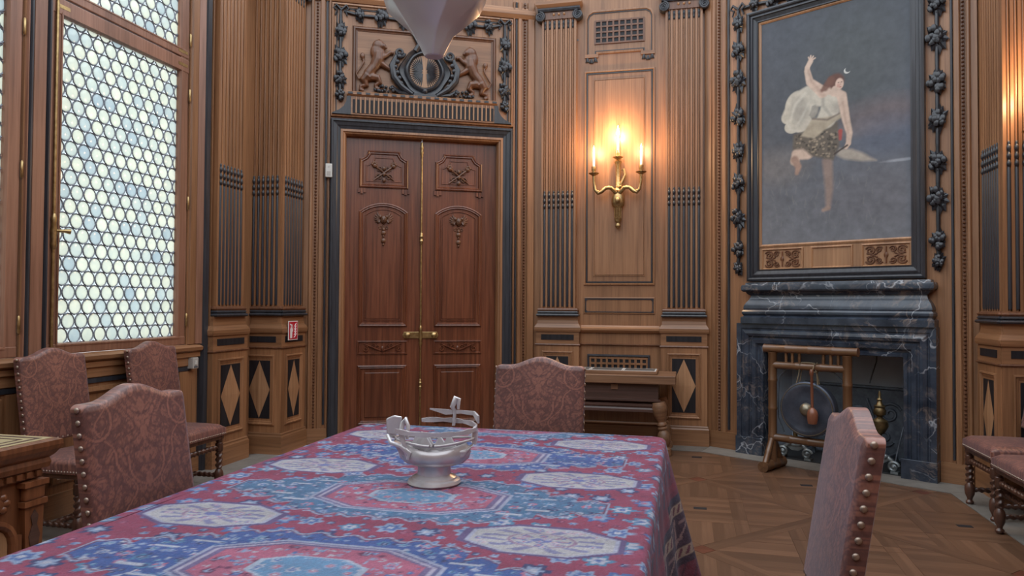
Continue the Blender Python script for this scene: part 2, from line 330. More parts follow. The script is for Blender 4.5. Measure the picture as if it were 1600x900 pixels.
_pm = {}
def shared(key, fn):
    if key not in _pm: _pm[key] = fn()
    return _pm[key]
def pilaster(parent, M, n=7, pitch=.049, capital=True, d=.06, pw=.454, z_top=4.40):
    hw = n * pitch / 2 + .012; prof = [(-hw, .02), (-hw, -d)]; r = pitch * .275
    xs = [(i - (n - 1) / 2) * pitch for i in range(n)]
    for x in xs:
        g = .0042; ri = r - g          # a round reed sunk between two dark quirks
        prof += [(x - r, -d), (x - r + .0006, -d + .02), (x - ri, -d + .02)]
        for k in range(7):
            t = math.pi * k / 6; prof.append((x - ri * math.cos(t), -d + .011 - .010 * math.sin(t)))
        prof += [(x + ri, -d + .02), (x + r - .0006, -d + .02), (x + r, -d)]
    prof += [(hw, -d), (hw, .02)]
    p = MB().slab(prof, 1.36, z_top + .03).build('pilaster', 'oak', parent, M)
    rod = shared(('rod', pitch), lambda: (lambda b: mesh_from(b.v, b.f, 'reed_rod', 'ebony', 50))(MB().lathe([(r * .8, 1.385), (r * .98, 1.40), (r * .98, 2.39), (r * .6, 2.415)], 10)))
    bead = [(r * .5, 2.405)]
    for z0 in (2.41, 2.465, 2.525):
        bead += [(r * .55, z0), (r * 1.12, z0 + .012), (r * 1.15, z0 + .03), (r * .75, z0 + .044), (r * .5, z0 + .05)]
    bead += [(r * .8, 2.585), (r * .2, 2.60)]
    sp = shared(('bead', pitch), lambda: (lambda b: mesh_from(b.v, b.f, 'bead_spindle', 'ebony_carved', 50))(MB().lathe(bead, 8)))
    dr = shared(('drop', pitch), lambda: (lambda b: mesh_from(b.v, b.f, 'husk_drop', 'ebony', 50))(MB().lathe([(r * .2, z_top - .09), (r * .7, z_top - .08), (r * .75, z_top - .06), (r * .45, z_top - .05), (r * 1.0, z_top - .035), (r * 1.0, z_top - .01), (r * .5, z_top)], 8)))
    for x in xs:
        obj('reed_rod', rod, p, T(x, -d + .002, 0)); obj('bead_spindle', sp, p, T(x, -d - .001, 0))
        if capital: obj('husk_drop', dr, p, T(x, -d + .002, 0))
    # base mouldings
    sweep(p_out(hw, d), [(-.02, 1.335), (.022, 1.335), (.03, 1.35), (.022, 1.362), (.004, 1.372), (-.02, 1.372)], False, True).build('carved_base_band', 'walnut_carved', p)
    sweep(p_out(hw, d), [(-.02, 1.282), (.034, 1.282), (.042, 1.295), (.034, 1.306), (.022, 1.31), (.030, 1.322), (.022, 1.336), (-.02, 1.336)], False, True).build('base_torus', 'ebony', p)
    # pedestal
    b = pw / 2; dp = d + .02
    sweep(p_out(b, dp), [(-.03, 1.12), (.012, 1.122), (.016, 1.14), (.016, 1.165), (.006, 1.185), (-.008, 1.205), (-.014, 1.24), (-.012, 1.284), (-.2 * 0 - .05, 1.284)], False, True).build('pedestal_cap', 'oak_rail', p)
    MB().box(-b, b, -dp, .02, .98, 1.125).build('pedestal_frieze', 'oak_rail', p)
    sweep(p_out(b, dp), [(-.03, .975), (.008, .978), (.012, .986), (.008, .995), (-.03, 1.0)], False, True).build('frieze_bead', 'walnut_carved', p)
    MB().box(-b + .055, b - .055, -dp - .004, -dp + .01, 1.036, 1.092).build('dark_inlay', 'ebony_inlay', p)
    MB().box(-b, b, -dp, .02, .19, .985).build('pedestal', 'oak', p)
    px = b - .062
    frame('panel_moulding', 'oak', p, -px, px, .268, .922, [(0, -dp + .004), (.004, -dp - .014), (.014, -dp - .016), (.022, -dp - .006), (.036, -dp - .004), (.042, -dp + .004)])
    qx = px - .05
    MB().box(-qx, qx, -dp - .003, -dp + .006, .33, .866).build('dark_panel', 'ebony_inlay', p)
    zc = .598; MB().add([(-qx, -dp - .004, zc), (0, -dp - .004, .333), (qx, -dp - .004, zc), (0, -dp - .004, .863), (0, -dp - .013, zc)], [(0, 1, 4), (1, 2, 4), (2, 3, 4), (3, 0, 4)]).build('lozenge', 'oak_light', p)
    sweep(p_out(b, dp), [(-.03, 0), (.018, 0), (.018, .165), (.010, .18), (.010, .19), (.002, .20), (-.03, .205)], False, True).build('plinth', 'oak_rail', p)
    if capital:
        c = MB(); zc2 = z_top + .045
        for sx in (-1, 1):      # volutes
            sp_ = []
            for k in range(34):
                t = k / 33 * 2.3 * 2 * math.pi; rr = .050 * (1 - k / 33 * .82)
                sp_.append((sx * (hw + .018) + sx * rr * math.cos(t + 1.57) * 1.0, -d - .022, zc2 + rr * math.sin(t + 1.57)))
            c.tube(sp_, [.014 - .006 * k / 33 for k in range(34)], 7)
            c.lathe([(.048, -.05), (.048, .018)], 18, T(sx * (hw + .018), -d - .0, zc2) @ RX(90))
        c.bar([(.02, zc2 + .05), (-d - .03, zc2 + .05), (-d - .038, zc2 + .07), (-d - .03, zc2 + .088), (.02, zc2 + .088)], -hw - .04, hw + .04)
        c.build('capital', 'ebony', p, smooth=40)
        e = MB().box(-hw + .02, hw - .02, -d - .012, .02, zc2 - .03, zc2 + .055)
        e.build('capital_panel', 'walnut_carved', p)
        for k in (-1, 0, 1): MB().ball((k * .055, -d - .014, zc2 + .02), .014, 8, 6).build('pearl', 'oak_light', p, smooth=60)
        sweep(p_out(hw + .03, d + .02), [(-.05, zc2 + .088), (.01, zc2 + .088), (.03, zc2 + .12), (.03, zc2 + .15), (-.05, zc2 + .15)], False, True).build('abacus', 'oak_rail', p)
    return p

# ================================================================== back wall with the candle sconce
W_B = wall_frame(-.675, 7.66, 90)
wall_back = struct(MB().box(-.93, .86, 0, .12, 0, H_WALL).build('wall_back', 'oak', None, W_B))
for cx in (-.638, .646): pilaster(wall_back, T(cx, 0, 0))
w = wall_back
# tall panel behind the sconce
frame('panel_moulding', 'oak', w, -.376, .358, 1.606, 3.857, [(0, .004), (.004, -.016), (.016, -.018), (.024, -.006)])
frame('dark_line_moulding', 'ebony', w, -.352, .334, 1.63, 3.833, [(0, .004), (.002, -.012), (.014, -.012), (.018, .004)])
bx('panel_field', 'oak', w, -.335, .317, -.004, .01, 1.647, 3.816)
frame('fine_moulding', 'oak', w, -.275, .255, 1.70, 3.762, [(0, -.003), (.002, -.011), (.008, -.011), (.014, -.003)])
bx('raised_panel', 'oak', w, -.262, .242, -.014, .0, 1.714, 3.748)
# small flat panel
frame('panel_moulding', 'oak_rail', w, -.374, .358, 1.308, 1.484, [(0, .004), (.002, -.008), (.012, -.010), (.016, .002)])
frame('dark_line_moulding', 'ebony', w, -.358, .342, 1.324, 1.468, [(0, .004), (.001, -.006), (.010, -.006), (.011, .004)])
for sx in (-.349, .333):
    for sz in (1.333, 1.459): bx('corner_block', 'ebony', w, sx - .012, sx + .012, -.007, .004, sz - .012, sz + .012)
# vent cartouche
cart = [(-.337, 4.032), (-.262, 4.032), (-.262, 4.064), (.245, 4.064), (.245, 4.032), (.318, 4.032), (.318, 4.40), (.30, 4.44), (.262, 4.462), (-.281, 4.462), (-.319, 4.44), (-.337, 4.40)]
sweep(cart, [(-.034, .004), (-.032, -.016), (-.012, -.018), (-.006, -.004), (-.006, .004)]).build('vent_surround', 'oak', w)
sweep(cart, [(-.007, .004), (-.006, -.007), (.003, -.007), (.004, .004)]).build('dark_line_moulding', 'ebony', w)
mb = MB()
for k in range(9): x = -.262 + k * .0629; mb.box(x - .009, x + .009, -.012, .01, 4.134, 4.386)
for k in range(5): z = 4.143 + k * .0585; mb.box(-.262, .242, -.013, .01, z - .008, z + .008)
bx('vent_back', 'dark_gap', w, -.258, .238, -.003, .005, 4.138, 4.382)
mb.build('vent_grille', 'walnut_carved', w)
for gx in (-.30, .284):
    bx('bracket_block', 'oak_rail', w, gx - .07, gx + .07, -.018, .004, 3.995, 4.03)
    for k in (-1, 0, 1):
        x = gx + k * .042; zz = 3.992 - (.012 if k == 0 else 0)
        MB().add([(x - .024, -.004, zz - .045), (x + .024, -.004, zz - .045), (x + .008, -.016, zz), (x - .008, -.016, zz), (x - .022, .004, zz - .045), (x + .022, .004, zz - .045), (x, .004, zz), (x, -.024, zz - .04)],
                 [(0, 7, 3), (7, 1, 2), (7, 2, 3), (0, 1, 7), (0, 3, 6, 4), (1, 5, 6, 2)]).build('gutta', 'ebony', w)
bx('screw_head', 'iron', w, -.455, -.44, -.006, .004, 4.19, 4.206)
# dado between the pedestals
def rail(parent, x0, x1, z0, z1, out, mat='oak_rail', name='chair_rail'):
    return MB().bar([(.01, z0), (-out * .5, z0), (-out, z0 + (z1 - z0) * .35), (-out, z0 + (z1 - z0) * .6), (-out * .55, z0 + (z1 - z0) * .8), (-out * .3, z1), (.01, z1)], x0, x1).build(name, mat, parent)
rail(w, -.41, .405, 1.115, 1.19, .045); rail(w, -.42, .41, .985, 1.0, .028, 'walnut_carved', 'frieze_bead')
bx('skirting', 'oak_rail', w, -.42, .41, -.03, .01, 0, .17); rail(w, -.42, .41, .17, .205, .026, 'oak_rail', 'skirting_cap')
frame('vent_frame', 'ebony', w, -.335, .31, .316, .892, [(0, .004), (.003, -.02), (.018, -.022), (.03, -.006), (.034, .004)])
bx('vent_back', 'dark_gap', w, -.305, .28, -.003, .006, .345, .862)
mb = MB()
for k in range(11): x = -.305 + k * .0585; mb.box(x - .011, x + .011, -.014, .006, .345, .862)
for k in range(10): z = .352 + k * .0558; mb.box(-.305, .28, -.016, .006, z - .010, z + .010)
mb.build('vent_grille', 'oak', w)

# ================================================================== chimney wall
W_BR = wall_frame(.510, 7.461, 121.3)
mb = MB(); mb.box(-.45, .20, 0, .12, 0, H_WALL); mb.box(1.60, 2.0, 0, .12, 0, H_WALL); mb.box(.20, 1.60, 0, .12, 1.10, H_WALL)
wall_back_right = struct(mb.build('wall_back_right', 'oak', None, W_BR)); w = wall_back_right
# firebox
mb = MB(); mb.box(.20, .26, .12, .56, 0, 1.12); mb.box(1.54, 1.60, .12, .56, 0, 1.12); mb.box(.20, 1.60, .56, .62, 0, 1.12)
mb.build('firebox', 'fire_wall', w)
bx('firebox_ceiling', 'soot', w, .20, 1.60, .12, .62, 1.12, 1.16)
bx('hearth_slab', 'soot', w, .26, 1.54, -.05, .56, 0, .012)
for x0, x1 in ((-.385, -.30), (-.30, -.262), (-.19, -.145), (1.835, 1.885), (1.925, 1.955)):
    v_band('upright_moulding', 'oak', w, x0, x1, .13, H_WALL, .022)
bead_strip('beaded_moulding', w, -.226, .13, H_WALL); bead_strip('beaded_moulding', w, 1.904, .13, H_WALL)
v_band('dark_upright', 'ebony', w, -.137, -.112, .19, H_WALL, .014); v_band('dark_upright', 'ebony', w, 1.812, 1.832, .19, H_WALL, .014)
bx('skirting', 'oak_rail', w, -.385, 0.01, -.026, .01, 0, .165); bx('skirting', 'oak_rail', w, 1.73, 1.96, -.026, .01, 0, .165)
zs = [4.30, 4.160, 3.895, 3.592, 3.246, 2.902, 2.594, 2.251, 1.955, 1.765]
garland(w, [(-.014, z) for z in zs], [0, .85, .95, 1.05, 1.0, .95, .95, .95, .85, .7], 'garland_drop', bow=(-.014, 4.30))
zs = [4.30, 4.13, 3.859, 3.584, 3.226, 2.914, 2.573, 2.274, 1.942, 1.765]
garland(w, [(1.722, z) for z in zs], [0, .9, .95, 1.05, 1.0, 1.0, .95, 1.0, .85, .7], 'garland_drop', bow=(1.722, 4.30))
garland(w, [(.02, 4.30), (.153, 4.305), (.34, 4.285), (.53, 4.27), (.70, 4.265), (.86, 4.262), (1.02, 4.265), (1.19, 4.27), (1.38, 4.285), (1.57, 4.305), (1.69, 4.30)], [0, .7, .85, .85, .8, .9, .8, .85, .85, .7, 0], 'garland_swag')

# marble chimneypiece
fp = thing('fireplace', 'black veined marble chimneypiece with moulded shelf under the painting', 'fireplace'); fp.matrix_world = W_BR
prof = [(0, .0), (0, -.10), (-.045, -.10), (-.05, -.092), (-.06, -.092), (-.068, -.104), (-.095, -.112), (-.118, -.104), (-.13, -.085), (-.14, -.085), (-.150, -.094), (-.185, -.088), (-.20, -.065), (-.215, -.06), (-.225, -.07), (-.25, -.07), (-.254, -.06), (-.254, .12)]
upath = [(.008, 0), (.008, 1.237), (1.722, 1.237), (1.722, 0)]
for i, nm in enumerate(('jamb', 'lintel', 'jamb')): sweep(upath, prof, False, segs=[i]).build(nm, 'black_marble', fp, smooth=30)
for x0, x1 in ((.002, .268), (1.462, 1.728)): bx('plinth_block', 'black_marble', fp, x0, x1, -.116, .12, 0, .165, .004)
shp = [(1.650, 0), (1.650, -.055), (.125, -.055), (.125, 0)]
sweep(shp, [(-.05, 1.237), (.066, 1.237), (.066, 1.293), (.05, 1.303), (.044, 1.31), (.05, 1.318), (.058, 1.33), (.058, 1.348), (.05, 1.358), (.044, 1.365), (.048, 1.375), (.044, 1.40), (.03, 1.43), (.008, 1.46), (-.004, 1.49), (-.004, 1.50), (-.05, 1.50)], False, True).build('overshelf_frieze', 'black_marble', fp, smooth=30)
sweep(shp, [(-.05, 1.50), (.0, 1.50), (.02, 1.515), (.03, 1.532), (.05, 1.536), (.062, 1.55), (.064, 1.575), (.058, 1.598), (.035, 1.602), (.03, 1.622), (-.05, 1.624)], False, True).build('mantel_shelf', 'black_marble', fp, smooth=30)
bx('shelf_top', 'black_marble', fp, .115, 1.66, -.068, 0, 1.60, 1.621); bx('frieze_core', 'black_marble', fp, .16, 1.615, -.02, 0, 1.237, 1.5)

# ================================================================== corner piers: left return and right return
def pier(name, P, a, box, n, pitch, pw, off=0, back=.3):
    o = struct(MB().box(box[0], box[1], 0, back, 0, H_WALL).build(name, 'oak', None, wall_frame(P[0], P[1], a)))
    pilaster(o, T(off, 0, 0), n, pitch, True, .03, pw); return o
pier('wall_left_return', (-3.872, 6.19), 90, (-.25, .172), 7, .049, .44, 0, .48)      # faces down the room
pier('wall_left_reveal', (-3.70, 6.365), 0, (-.17, .42), 7, .049, .43, -.005, .12)     # faces across the room
pier('wall_right_reveal', (2.23, 6.15), 180, (-.32, .17), 7, .045, .42, .01, .1)
pier('wall_right_return', (2.40, 5.972), 90, (-.17, .45), 7, .050, .42, 0, .2)
mb = MB(); mb.box(2.78, 2.90, -2.6, 6.4, 0, H_WALL)
wr = struct(mb.build('wall_right', 'oak'))
MB().box(2.75, 2.78, -2.6, 5.9, 0, .18).build('skirting', 'oak_rail', wr); MB().box(2.74, 2.78, -2.6, 5.9, 1.11, 1.19).build('chair_rail', 'oak_rail', wr)
for k in range(5):
    y0 = -.9 + k * 1.36; m_ = Matrix(((0, -1, 0, 2.78), (1, 0, 0, 0), (0, 0, 1, 0), (0, 0, 0, 1)))
    f = sweep(rect(y0, y0 + 1.2, 1.3, 4.5), [(0, .0), (.004, .02), (.03, .022), (.04, .0)], M=m_).build('panel_moulding', 'oak', wr)
    f = sweep(rect(y0, y0 + 1.2, .28, 1.0), [(0, .0), (.004, .02), (.03, .022), (.04, .0)], M=m_).build('panel_moulding', 'oak', wr)

# solid posts closing the folded corners
MB().box(2.195, 2.24, 5.945, 6.0, 0, 1.27).build('corner_post', 'oak', bpy.data.objects['wall_right_return'], wall_frame(2.40, 5.972, 90).inverted())
MB().box(-3.70, -3.66, 6.15, 6.20, 0, 1.27).build('corner_post', 'oak', bpy.data.objects['wall_left_return'], wall_frame(-3.872, 6.19, 90).inverted())

wf = struct(MB().box(-4.1, 2.9, -2.72, -2.6, 0, H_WALL).build('wall_front', 'oak'))
MB().box(-4.0, 2.78, -2.6, -2.56, 1.11, 1.19).build('chair_rail', 'oak_rail', wf); MB().box(-4.0, 2.78, -2.6, -2.57, 0, .18).build('skirting', 'oak_rail', wf)
# ================================================================== door wall
W_BL = wall_frame(-2.662, 7.123, 63.5)
mb = MB(); mb.box(-1.25, -.79, 0, .14, 0, H_WALL); mb.box(.82, 1.22, 0, .14, 0, H_WALL); mb.box(-.79, .82, 0, .14, 3.11, H_WALL)
wall_back_left = struct(mb.build('wall_back_left', 'oak', None, W_BL)); w = wall_back_left
for x0, x1 in ((-1.11, -1.075), (-1.02, -.97), (-.935, -.912), (.962, .985), (1.015, 1.06), (1.12, 1.20)):
    v_band('upright_moulding', 'oak', w, x0, x1, .13, 4.62, .022)
bead_strip('beaded_moulding', w, -1.047, .13, 4.62); bead_strip('beaded_moulding', w, 1.09, .13, 4.62)
v_band('dark_upright', 'ebony', w, -.963, -.942, .2, 4.62, .013); v_band('dark_upright', 'ebony', w, .99, 1.01, .2, 4.62, .013)
rail(w, -1.11, 1.20, 4.44, 4.56, .04, 'oak_rail', 'head_moulding')
bx('skirting', 'oak_rail', w, -1.11, -.92, -.03, .01, 0, .165); bx('skirting', 'oak_rail', w, .96, 1.2, -.03, .01, 0, .165)
up = [(-.91, 0), (-.91, 3.256), (.956, 3.256), (.956, 0)]
tr = struct(sweep(up, [(0, 0), (0, -.04), (-.014, -.05), (-.024, -.05), (-.030, -.036), (-.062, -.030), (-.072, -.022), (-.098, -.016), (-.102, 0)], False).build('trim_1', 'ebony', None, W_BL))
sweep(up, [(-.10, .02), (-.10, -.022), (-.122, -.024), (-.13, -.012), (-.142, -.008), (-.155, .02), (-.158, .10)], False).build('inner_architrave', 'oak', tr)

# the double door
door = struct(bpy.data.objects.new('door_1', None)); COL.objects.link(door); door.matrix_world = W_BL @ T(.014, .075, 0)
def spiral(cx, cz, r0, turns, sx=1, sz=1, start=0, y=0, n=26, end=.15):
    return [(cx + sx * r0 * (1 - (1 - end) * k / n) * math.cos(start + turns * 2 * math.pi * k / n), y, cz + sz * r0 * (1 - (1 - end) * k / n) * math.sin(start + turns * 2 * math.pi * k / n)) for k in range(n + 1)]
MOULD = [(0, .002), (.004, -.014), (.014, -.02), (.024, -.012), (.032, -.014), (.042, -.002), (.044, .004)]
def door_leaf(sx):
    """leaf centred on x = 0, face at y = 0"""
    lf = MB().box(-.385 - (.03 if sx < 0 else 0), .385, 0, .045, .012, 3.13).build('leaf', 'mahogany', door, T(sx * .388, 0, 0))
    x0, x1 = -.25, .25
    # upper panel with scooped corners
    def scoop(e):
        a, b, t, bot = x0 + e, x1 - e, 2.972 - e, 2.585 + e; q = .085
        pts = [(a, bot), (b, bot), (b, t - q)]
        pts += [(b - q * (1 - math.cos(R(d))) * .0 - q * math.sin(R(d)), t - q * math.cos(R(d))) for d in (20, 45, 70)]
        pts += [(b - q, t), (a + q, t)]
        pts += [(a + q * math.sin(R(d)), t - q * math.cos(R(d))) for d in (70, 45, 20)]
        return pts + [(a, t - q)]
    sweep(scoop(0), MOULD).build('panel_moulding', 'mahogany', lf)
    sweep(scoop(.066), [(0, 0), (.003, -.006), (.01, -.006), (.014, 0)]).build('fine_moulding', 'mahogany', lf)
    for s_ in (-1, 1):
        for k in (-1, 0, 1): MB().box(s_ * .222 + k * .028 - .012, s_ * .222 + k * .028 + .012, -.018, 0, 2.535 - (.012 if k == 0 else 0), 2.58).build('gutta', 'mahogany', lf)
    # crossed torches tied with ribbon
    c = MB()
    for s_ in (-1, 1):
        c.tube([(s_ * .105, -.012, 2.665), (-s_ * .075, -.014, 2.80)], [.007, .012], 7)
        c.ball((-s_ * .092, -.016, 2.815), (.026, .014, .024), 8, 6)
        for k in range(5): a = R(20 + 35 * k); c.ball((-s_ * (.098 + .02 * math.cos(a)), -.02, 2.82 + .026 * math.sin(a)), (.012, .01, .014), 6, 5)
        c.tube(spiral(s_ * .05, 2.70, .034, 1.2, s_, 1, 0, -.01), .007, 6); c.tube(spiral(s_ * .045, 2.79, .03, 1.1, s_, -1, .5, -.01), .006, 6)
    for k in range(3): c.ball((0, -.014, 2.67 + k * .06), (.018, .014, .026), 7, 5)
    c.build('torch_carving', 'walnut_carved', lf, smooth=50)
    # tall arched panel
    def arch(e):
        a, b, bot, spr, top = x0 + e, x1 - e, 1.165 + e, 2.345 - e * .6, 2.437 - e
        h = top - spr; hw = (b - a) / 2; rr = (hw * hw + h * h) / (2 * h); n = 12
        al = math.asin(hw / rr)
        return [(a, bot), (b, bot)] + [(rr * math.sin(al - 2 * al * k / n), spr + rr * math.cos(al - 2 * al * k / n) - (rr - h)) for k in range(n + 1)]
    sweep(arch(0), MOULD).build('panel_moulding', 'mahogany', lf)
    sweep(arch(.062), [(0, 0), (.003, -.007), (.01, -.007), (.013, 0)]).build('fine_moulding', 'mahogany', lf)
    MB().prism(arch(.085), -.008, .002).build('raised_panel', 'mahogany', lf)
    # winged mask with pendant
    c = MB(); zm = 2.262
    c.ball((0, -.02, zm), (.034, .026, .045), 10, 8); c.ball((0, -.046, zm - .006), (.007, .008, .013), 6, 5)
    c.tube([(-.014, -.044, zm - .024), (0, -.046, zm - .021), (.014, -.044, zm - .024)], .004, 5)
    for s_ in (-1, 1):
        c.ball((s_ * .013, -.043, zm + .010), (.007, .004, .005), 6, 5); c.ball((s_ * .034, -.022, zm + .03), (.016, .013, .02), 7, 5)
        for k in range(6):
            a = R(65 - 24 * k); L = .075 - .004 * k
            c.tube([(s_ * .03, -.012, zm), (s_ * (.03 + L * .6 * math.cos(a)), -.018, zm + L * .6 * math.sin(a)), (s_ * (.034 + L * math.cos(a)), -.012, zm + L * math.sin(a) + .006)], [.006, .012, .003], 6)
        c.tube(spiral(s_ * .03, zm - .085, .026, 1.1, s_, -1, 2.6, -.01), .007, 6)
    for z, r in ((zm - .10, .018), (zm - .135, .026), (zm - .17, .012), (zm - .215, .027), (zm - .255, .012)): c.ball((0, -.014, z), (r, .014, r), 8, 6)
    c.tube([(0, -.01, zm - .05), (0, -.01, zm - .27)], .006, 6)
    c.build('mask_carving', 'walnut_carved', lf, smooth=50)
    # narrow carved rail panel
    frame('panel_moulding', 'mahogany', lf, x0 - .005, x1 + .005, .882, 1.026, [(0, .002), (.003, -.010), (.014, -.012), (.02, -.002), (.022, .004)])
    c = MB()
    for s_ in (-1, 1):
        c.tube([(0, -.006, .918), (s_ * .06, -.010, .94), (s_ * .12, -.01, .965), (s_ * .19, -.006, .995)], [.008, .008, .008, .004], 6)
        c.tube(spiral(s_ * .17, .94, .032, 1.4, s_, 1, 1.5, -.006), .007, 6); c.tube(spiral(s_ * .09, .975, .025, 1.2, s_, -1, 1.5, -.006), .006, 6)
        c.tube(spiral(s_ * .045, .96, .02, 1.0, s_, 1, 0, -.006), .005, 6)
    c.ball((0, -.008, .94), (.018, .012, .03), 8, 6); c.build('scroll_carving', 'mahogany', lf, smooth=50)
    frame('panel_moulding', 'mahogany', lf, x0, x1, .17, .776, MOULD)
    bx('raised_panel', 'mahogany', lf, x0 + .075, x1 - .075, -.010, .002, .245, .70, .006)
    return lf
leaf_l = door_leaf(-1); leaf_r = copy_tree(leaf_l, door); leaf_r.matrix_local = T(.388, 0, 0); leaf_r.data = mesh_from(*(lambda b: (b.v, b.f))(MB().box(-.385, .415, 0, .045, .012, 3.13)), 'leaf', 'mahogany')
# brass espagnolette
MB().lathe([(.009, .03), (.009, 3.05)], 8, T(0, -.016, 0)).build('espagnolette_rod', 'brass', door, smooth=60)
for z, h, r in ((2.075, .13, .022), (.57, .12, .02), (3.0, .16, .017)):
    MB().lathe([(.008, z - h / 2), (r * .7, z - h * .42), (r * .6, z - h * .3), (r, z - h * .18), (r * .72, z - .01), (r * .72, z + .01), (r, z + h * .18), (r * .6, z + h * .3), (r * .7, z + h * .42), (.008, z + h / 2)], 12, T(0, -.016, 0)).build('rod_collar', 'brass', door, smooth=50)
MB().prism([(-.185, 1.08), (-.17, 1.047), (.17, 1.047), (.185, 1.08), (.17, 1.113), (-.17, 1.113)], -.012, 0).build('lock_plate', 'brass', door, bevel=.003)
for sx in (-.135, .135): MB().lathe([(.012, 0), (.012, .012), (.026, .02), (.028, .032), (.016, .042), (.002, .044)], 12, T(sx, -.012, 1.08) @ RX(90)).build('door_knob', 'brass', door, smooth=50)
MB().lathe([(.012, .97), (.02, 1.0), (.014, 1.03), (.022, 1.08), (.014, 1.13), (.02, 1.155), (.006, 1.18)], 12, T(0, -.018, 0)).build('lock_boss', 'brass', door, smooth=50)

# ------------------------------------------------------------------ overdoor
w = wall_back_left
frame('panel_moulding', 'oak', w, -.912, .962, 3.275, 4.43, [(0, .004), (.004, -.03), (.02, -.034), (.03, -.018), (.042, -.016), (.05, -.004), (.052, .004)])
frame('dark_line_moulding', 'ebony', w, -.865, .915, 3.29, 4.385, [(0, .004), (.002, -.01), (.01, -.01), (.012, .004)])
sweep([(-.705, 3.53), (-.705, 4.212), (.776, 4.212), (.776, 3.53)], [(0, .004), (0, -.012), (-.012, -.022), (-.026, -.024), (-.036, -.012), (-.05, -.008), (-.053, .004)], False).build('inner_moulding', 'walnut_carved', w)
bx('relief_ground', 'oak_rail', w, -.655, .726, -.004, .006, 3.53, 4.162)
# fluted shelf with dentils
MB().box(-.715, .755, -.05, .01, 3.30, 3.485).build('frieze_board', 'oak_rail', w)
MB().bar([(.01, 3.485), (-.055, 3.485), (-.07, 3.50), (-.07, 3.525), (-.052, 3.535), (.01, 3.535)], -.755, .785).build('frieze_cap', 'oak_rail', w)
fl_me = mesh_from(*(lambda b: (b.v, b.f))(MB().box(-.0115, .0115, -.056, -.04, 3.316, 3.452)), 'dark_flute', 'ebony_inlay')
rib_me = mesh_from(*(lambda b: (b.v, b.f))(MB().slab([(-.0095, -.045), (-.006, -.062), (.006, -.062), (.0095, -.045)], 3.314, 3.478)), 'frieze_rib', 'oak_light')
for k in range(33):
    obj('dark_flute', fl_me, w, T(-.685 + k * .0443, 0, 0))
    if k < 32: obj('frieze_rib', rib_me, w, T(-.6629 + k * .0443, 0, 0))
dn = mesh_from(*(lambda b: (b.v, b.f))(MB().box(-.022, .022, -.078, -.06, 3.502, 3.522)), 'dentil', 'ebony')
for k in range(18): obj('dentil', dn, w, T(-.72 + k * .0866, 0, 0))
for s_, x in ((-1, -.715), (1, .755)):
    pts = [(0, 0), (.185 * s_, 0), (.175 * s_, .012), (.115 * s_, .04), (.07 * s_, .08), (.045 * s_, .13), (.04 * s_, .18), (0, .19)]
    MB().prism([(x + a, 3.30 + b) for a, b in pts], -.055, .01).build('corner_console', 'ebony', w)
garland(w, [(-.822, z) for z in (4.36, 4.139, 3.892, 3.652, 3.50)], [0, .88, 1.0, .84, .66], 'garland_drop', bow=(-.818, 4.36))
garland(w, [(.869, z) for z in (4.365, 4.142, 3.902, 3.65, 3.49)], [0, .88, 1.0, .84, .66], 'garland_drop', bow=(.867, 4.365))
garland(w, [(-.79, 4.35), (-.637, 4.318), (-.42, 4.322), (-.2, 4.305), (.02, 4.30), (.26, 4.305), (.496, 4.32), (.698, 4.32), (.84, 4.355)], [0, .72, .95, .85, .85, .85, .95, .72, 0], 'garland_swag')
# cartouche
cx, cz = .026, 3.797
ct = MB(); rings = []; n = 48
for f, y in ((1.0, 0), (.97, -.025), (.84, -.045), (.66, -.036), (.46, -.026), (.36, -.044), (.2, -.05), (.06, -.03), (0, 0)):
    for k in range(n):
        a = 2 * math.pi * k / n; ox_ = .262 + .018 * math.cos(6 * a); oz_ = .262 + .015 * math.cos(4 * a)
        rings.append((cx + (.152 + (ox_ - .152) * f) * math.cos(a), y, cz - .012 * f + (.166 + (oz_ - .166) * f) * math.sin(a)))
ct.add(rings, [(j * n + k, j * n + (k + 1) % n, (j + 1) * n + (k + 1) % n, (j + 1) * n + k) for j in range(8) for k in range(n)])
for s_ in (-1, 1):
    ct.tube(spiral(cx + s_ * .255, cz + .17, .05, 1.5, s_, 1, 3.3, -.04), .016, 7)
    ct.tube([(cx + s_ * .29, -.03, cz + .14), (cx + s_ * .335, -.04, cz + .03), (cx + s_ * .315, -.045, cz - .09), (cx + s_ * .24, -.045, cz - .18), (cx + s_ * .13, -.045, cz - .25)], [.02, .034, .036, .032, .02], 8)
    for k in range(6): a = R(-50 + 22 * k); ct.ball((cx + s_ * (.30 - .02 * abs(k - 3)), -.055, cz - .15 + .055 * k), (.022, .018, .024), 7, 5)
    ct.tube([(cx + s_ * .10, -.03, cz + .20), (cx + s_ * .06, -.035, cz + .27), (cx + s_ * .10, -.03, cz + .34), (cx + s_ * .14, -.02, cz + .40)], [.03, .028, .022, .012], 7)
ct.prism([(cx - .11, cz - .24), (cx - .14, cz - .30), (cx - .06, cz - .285), (cx, cz - .315), (cx + .06, cz - .285), (cx + .14, cz - .30), (cx + .11, cz - .24)], -.06, 0)
ct.ball((cx, -.05, cz - .215), (.03, .03, .03), 9, 6)
cart_o = ct.build('cartouche', 'ebony_carved', w, smooth=40)
ov = [(cx + .152 * math.cos(2 * math.pi * k / 32), cz + .166 * math.sin(2 * math.pi * k / 32)) for k in range(32)]
MB().prism(ov, -.014, 0).build('oval_field', 'oak_light', cart_o)
wg = MB()
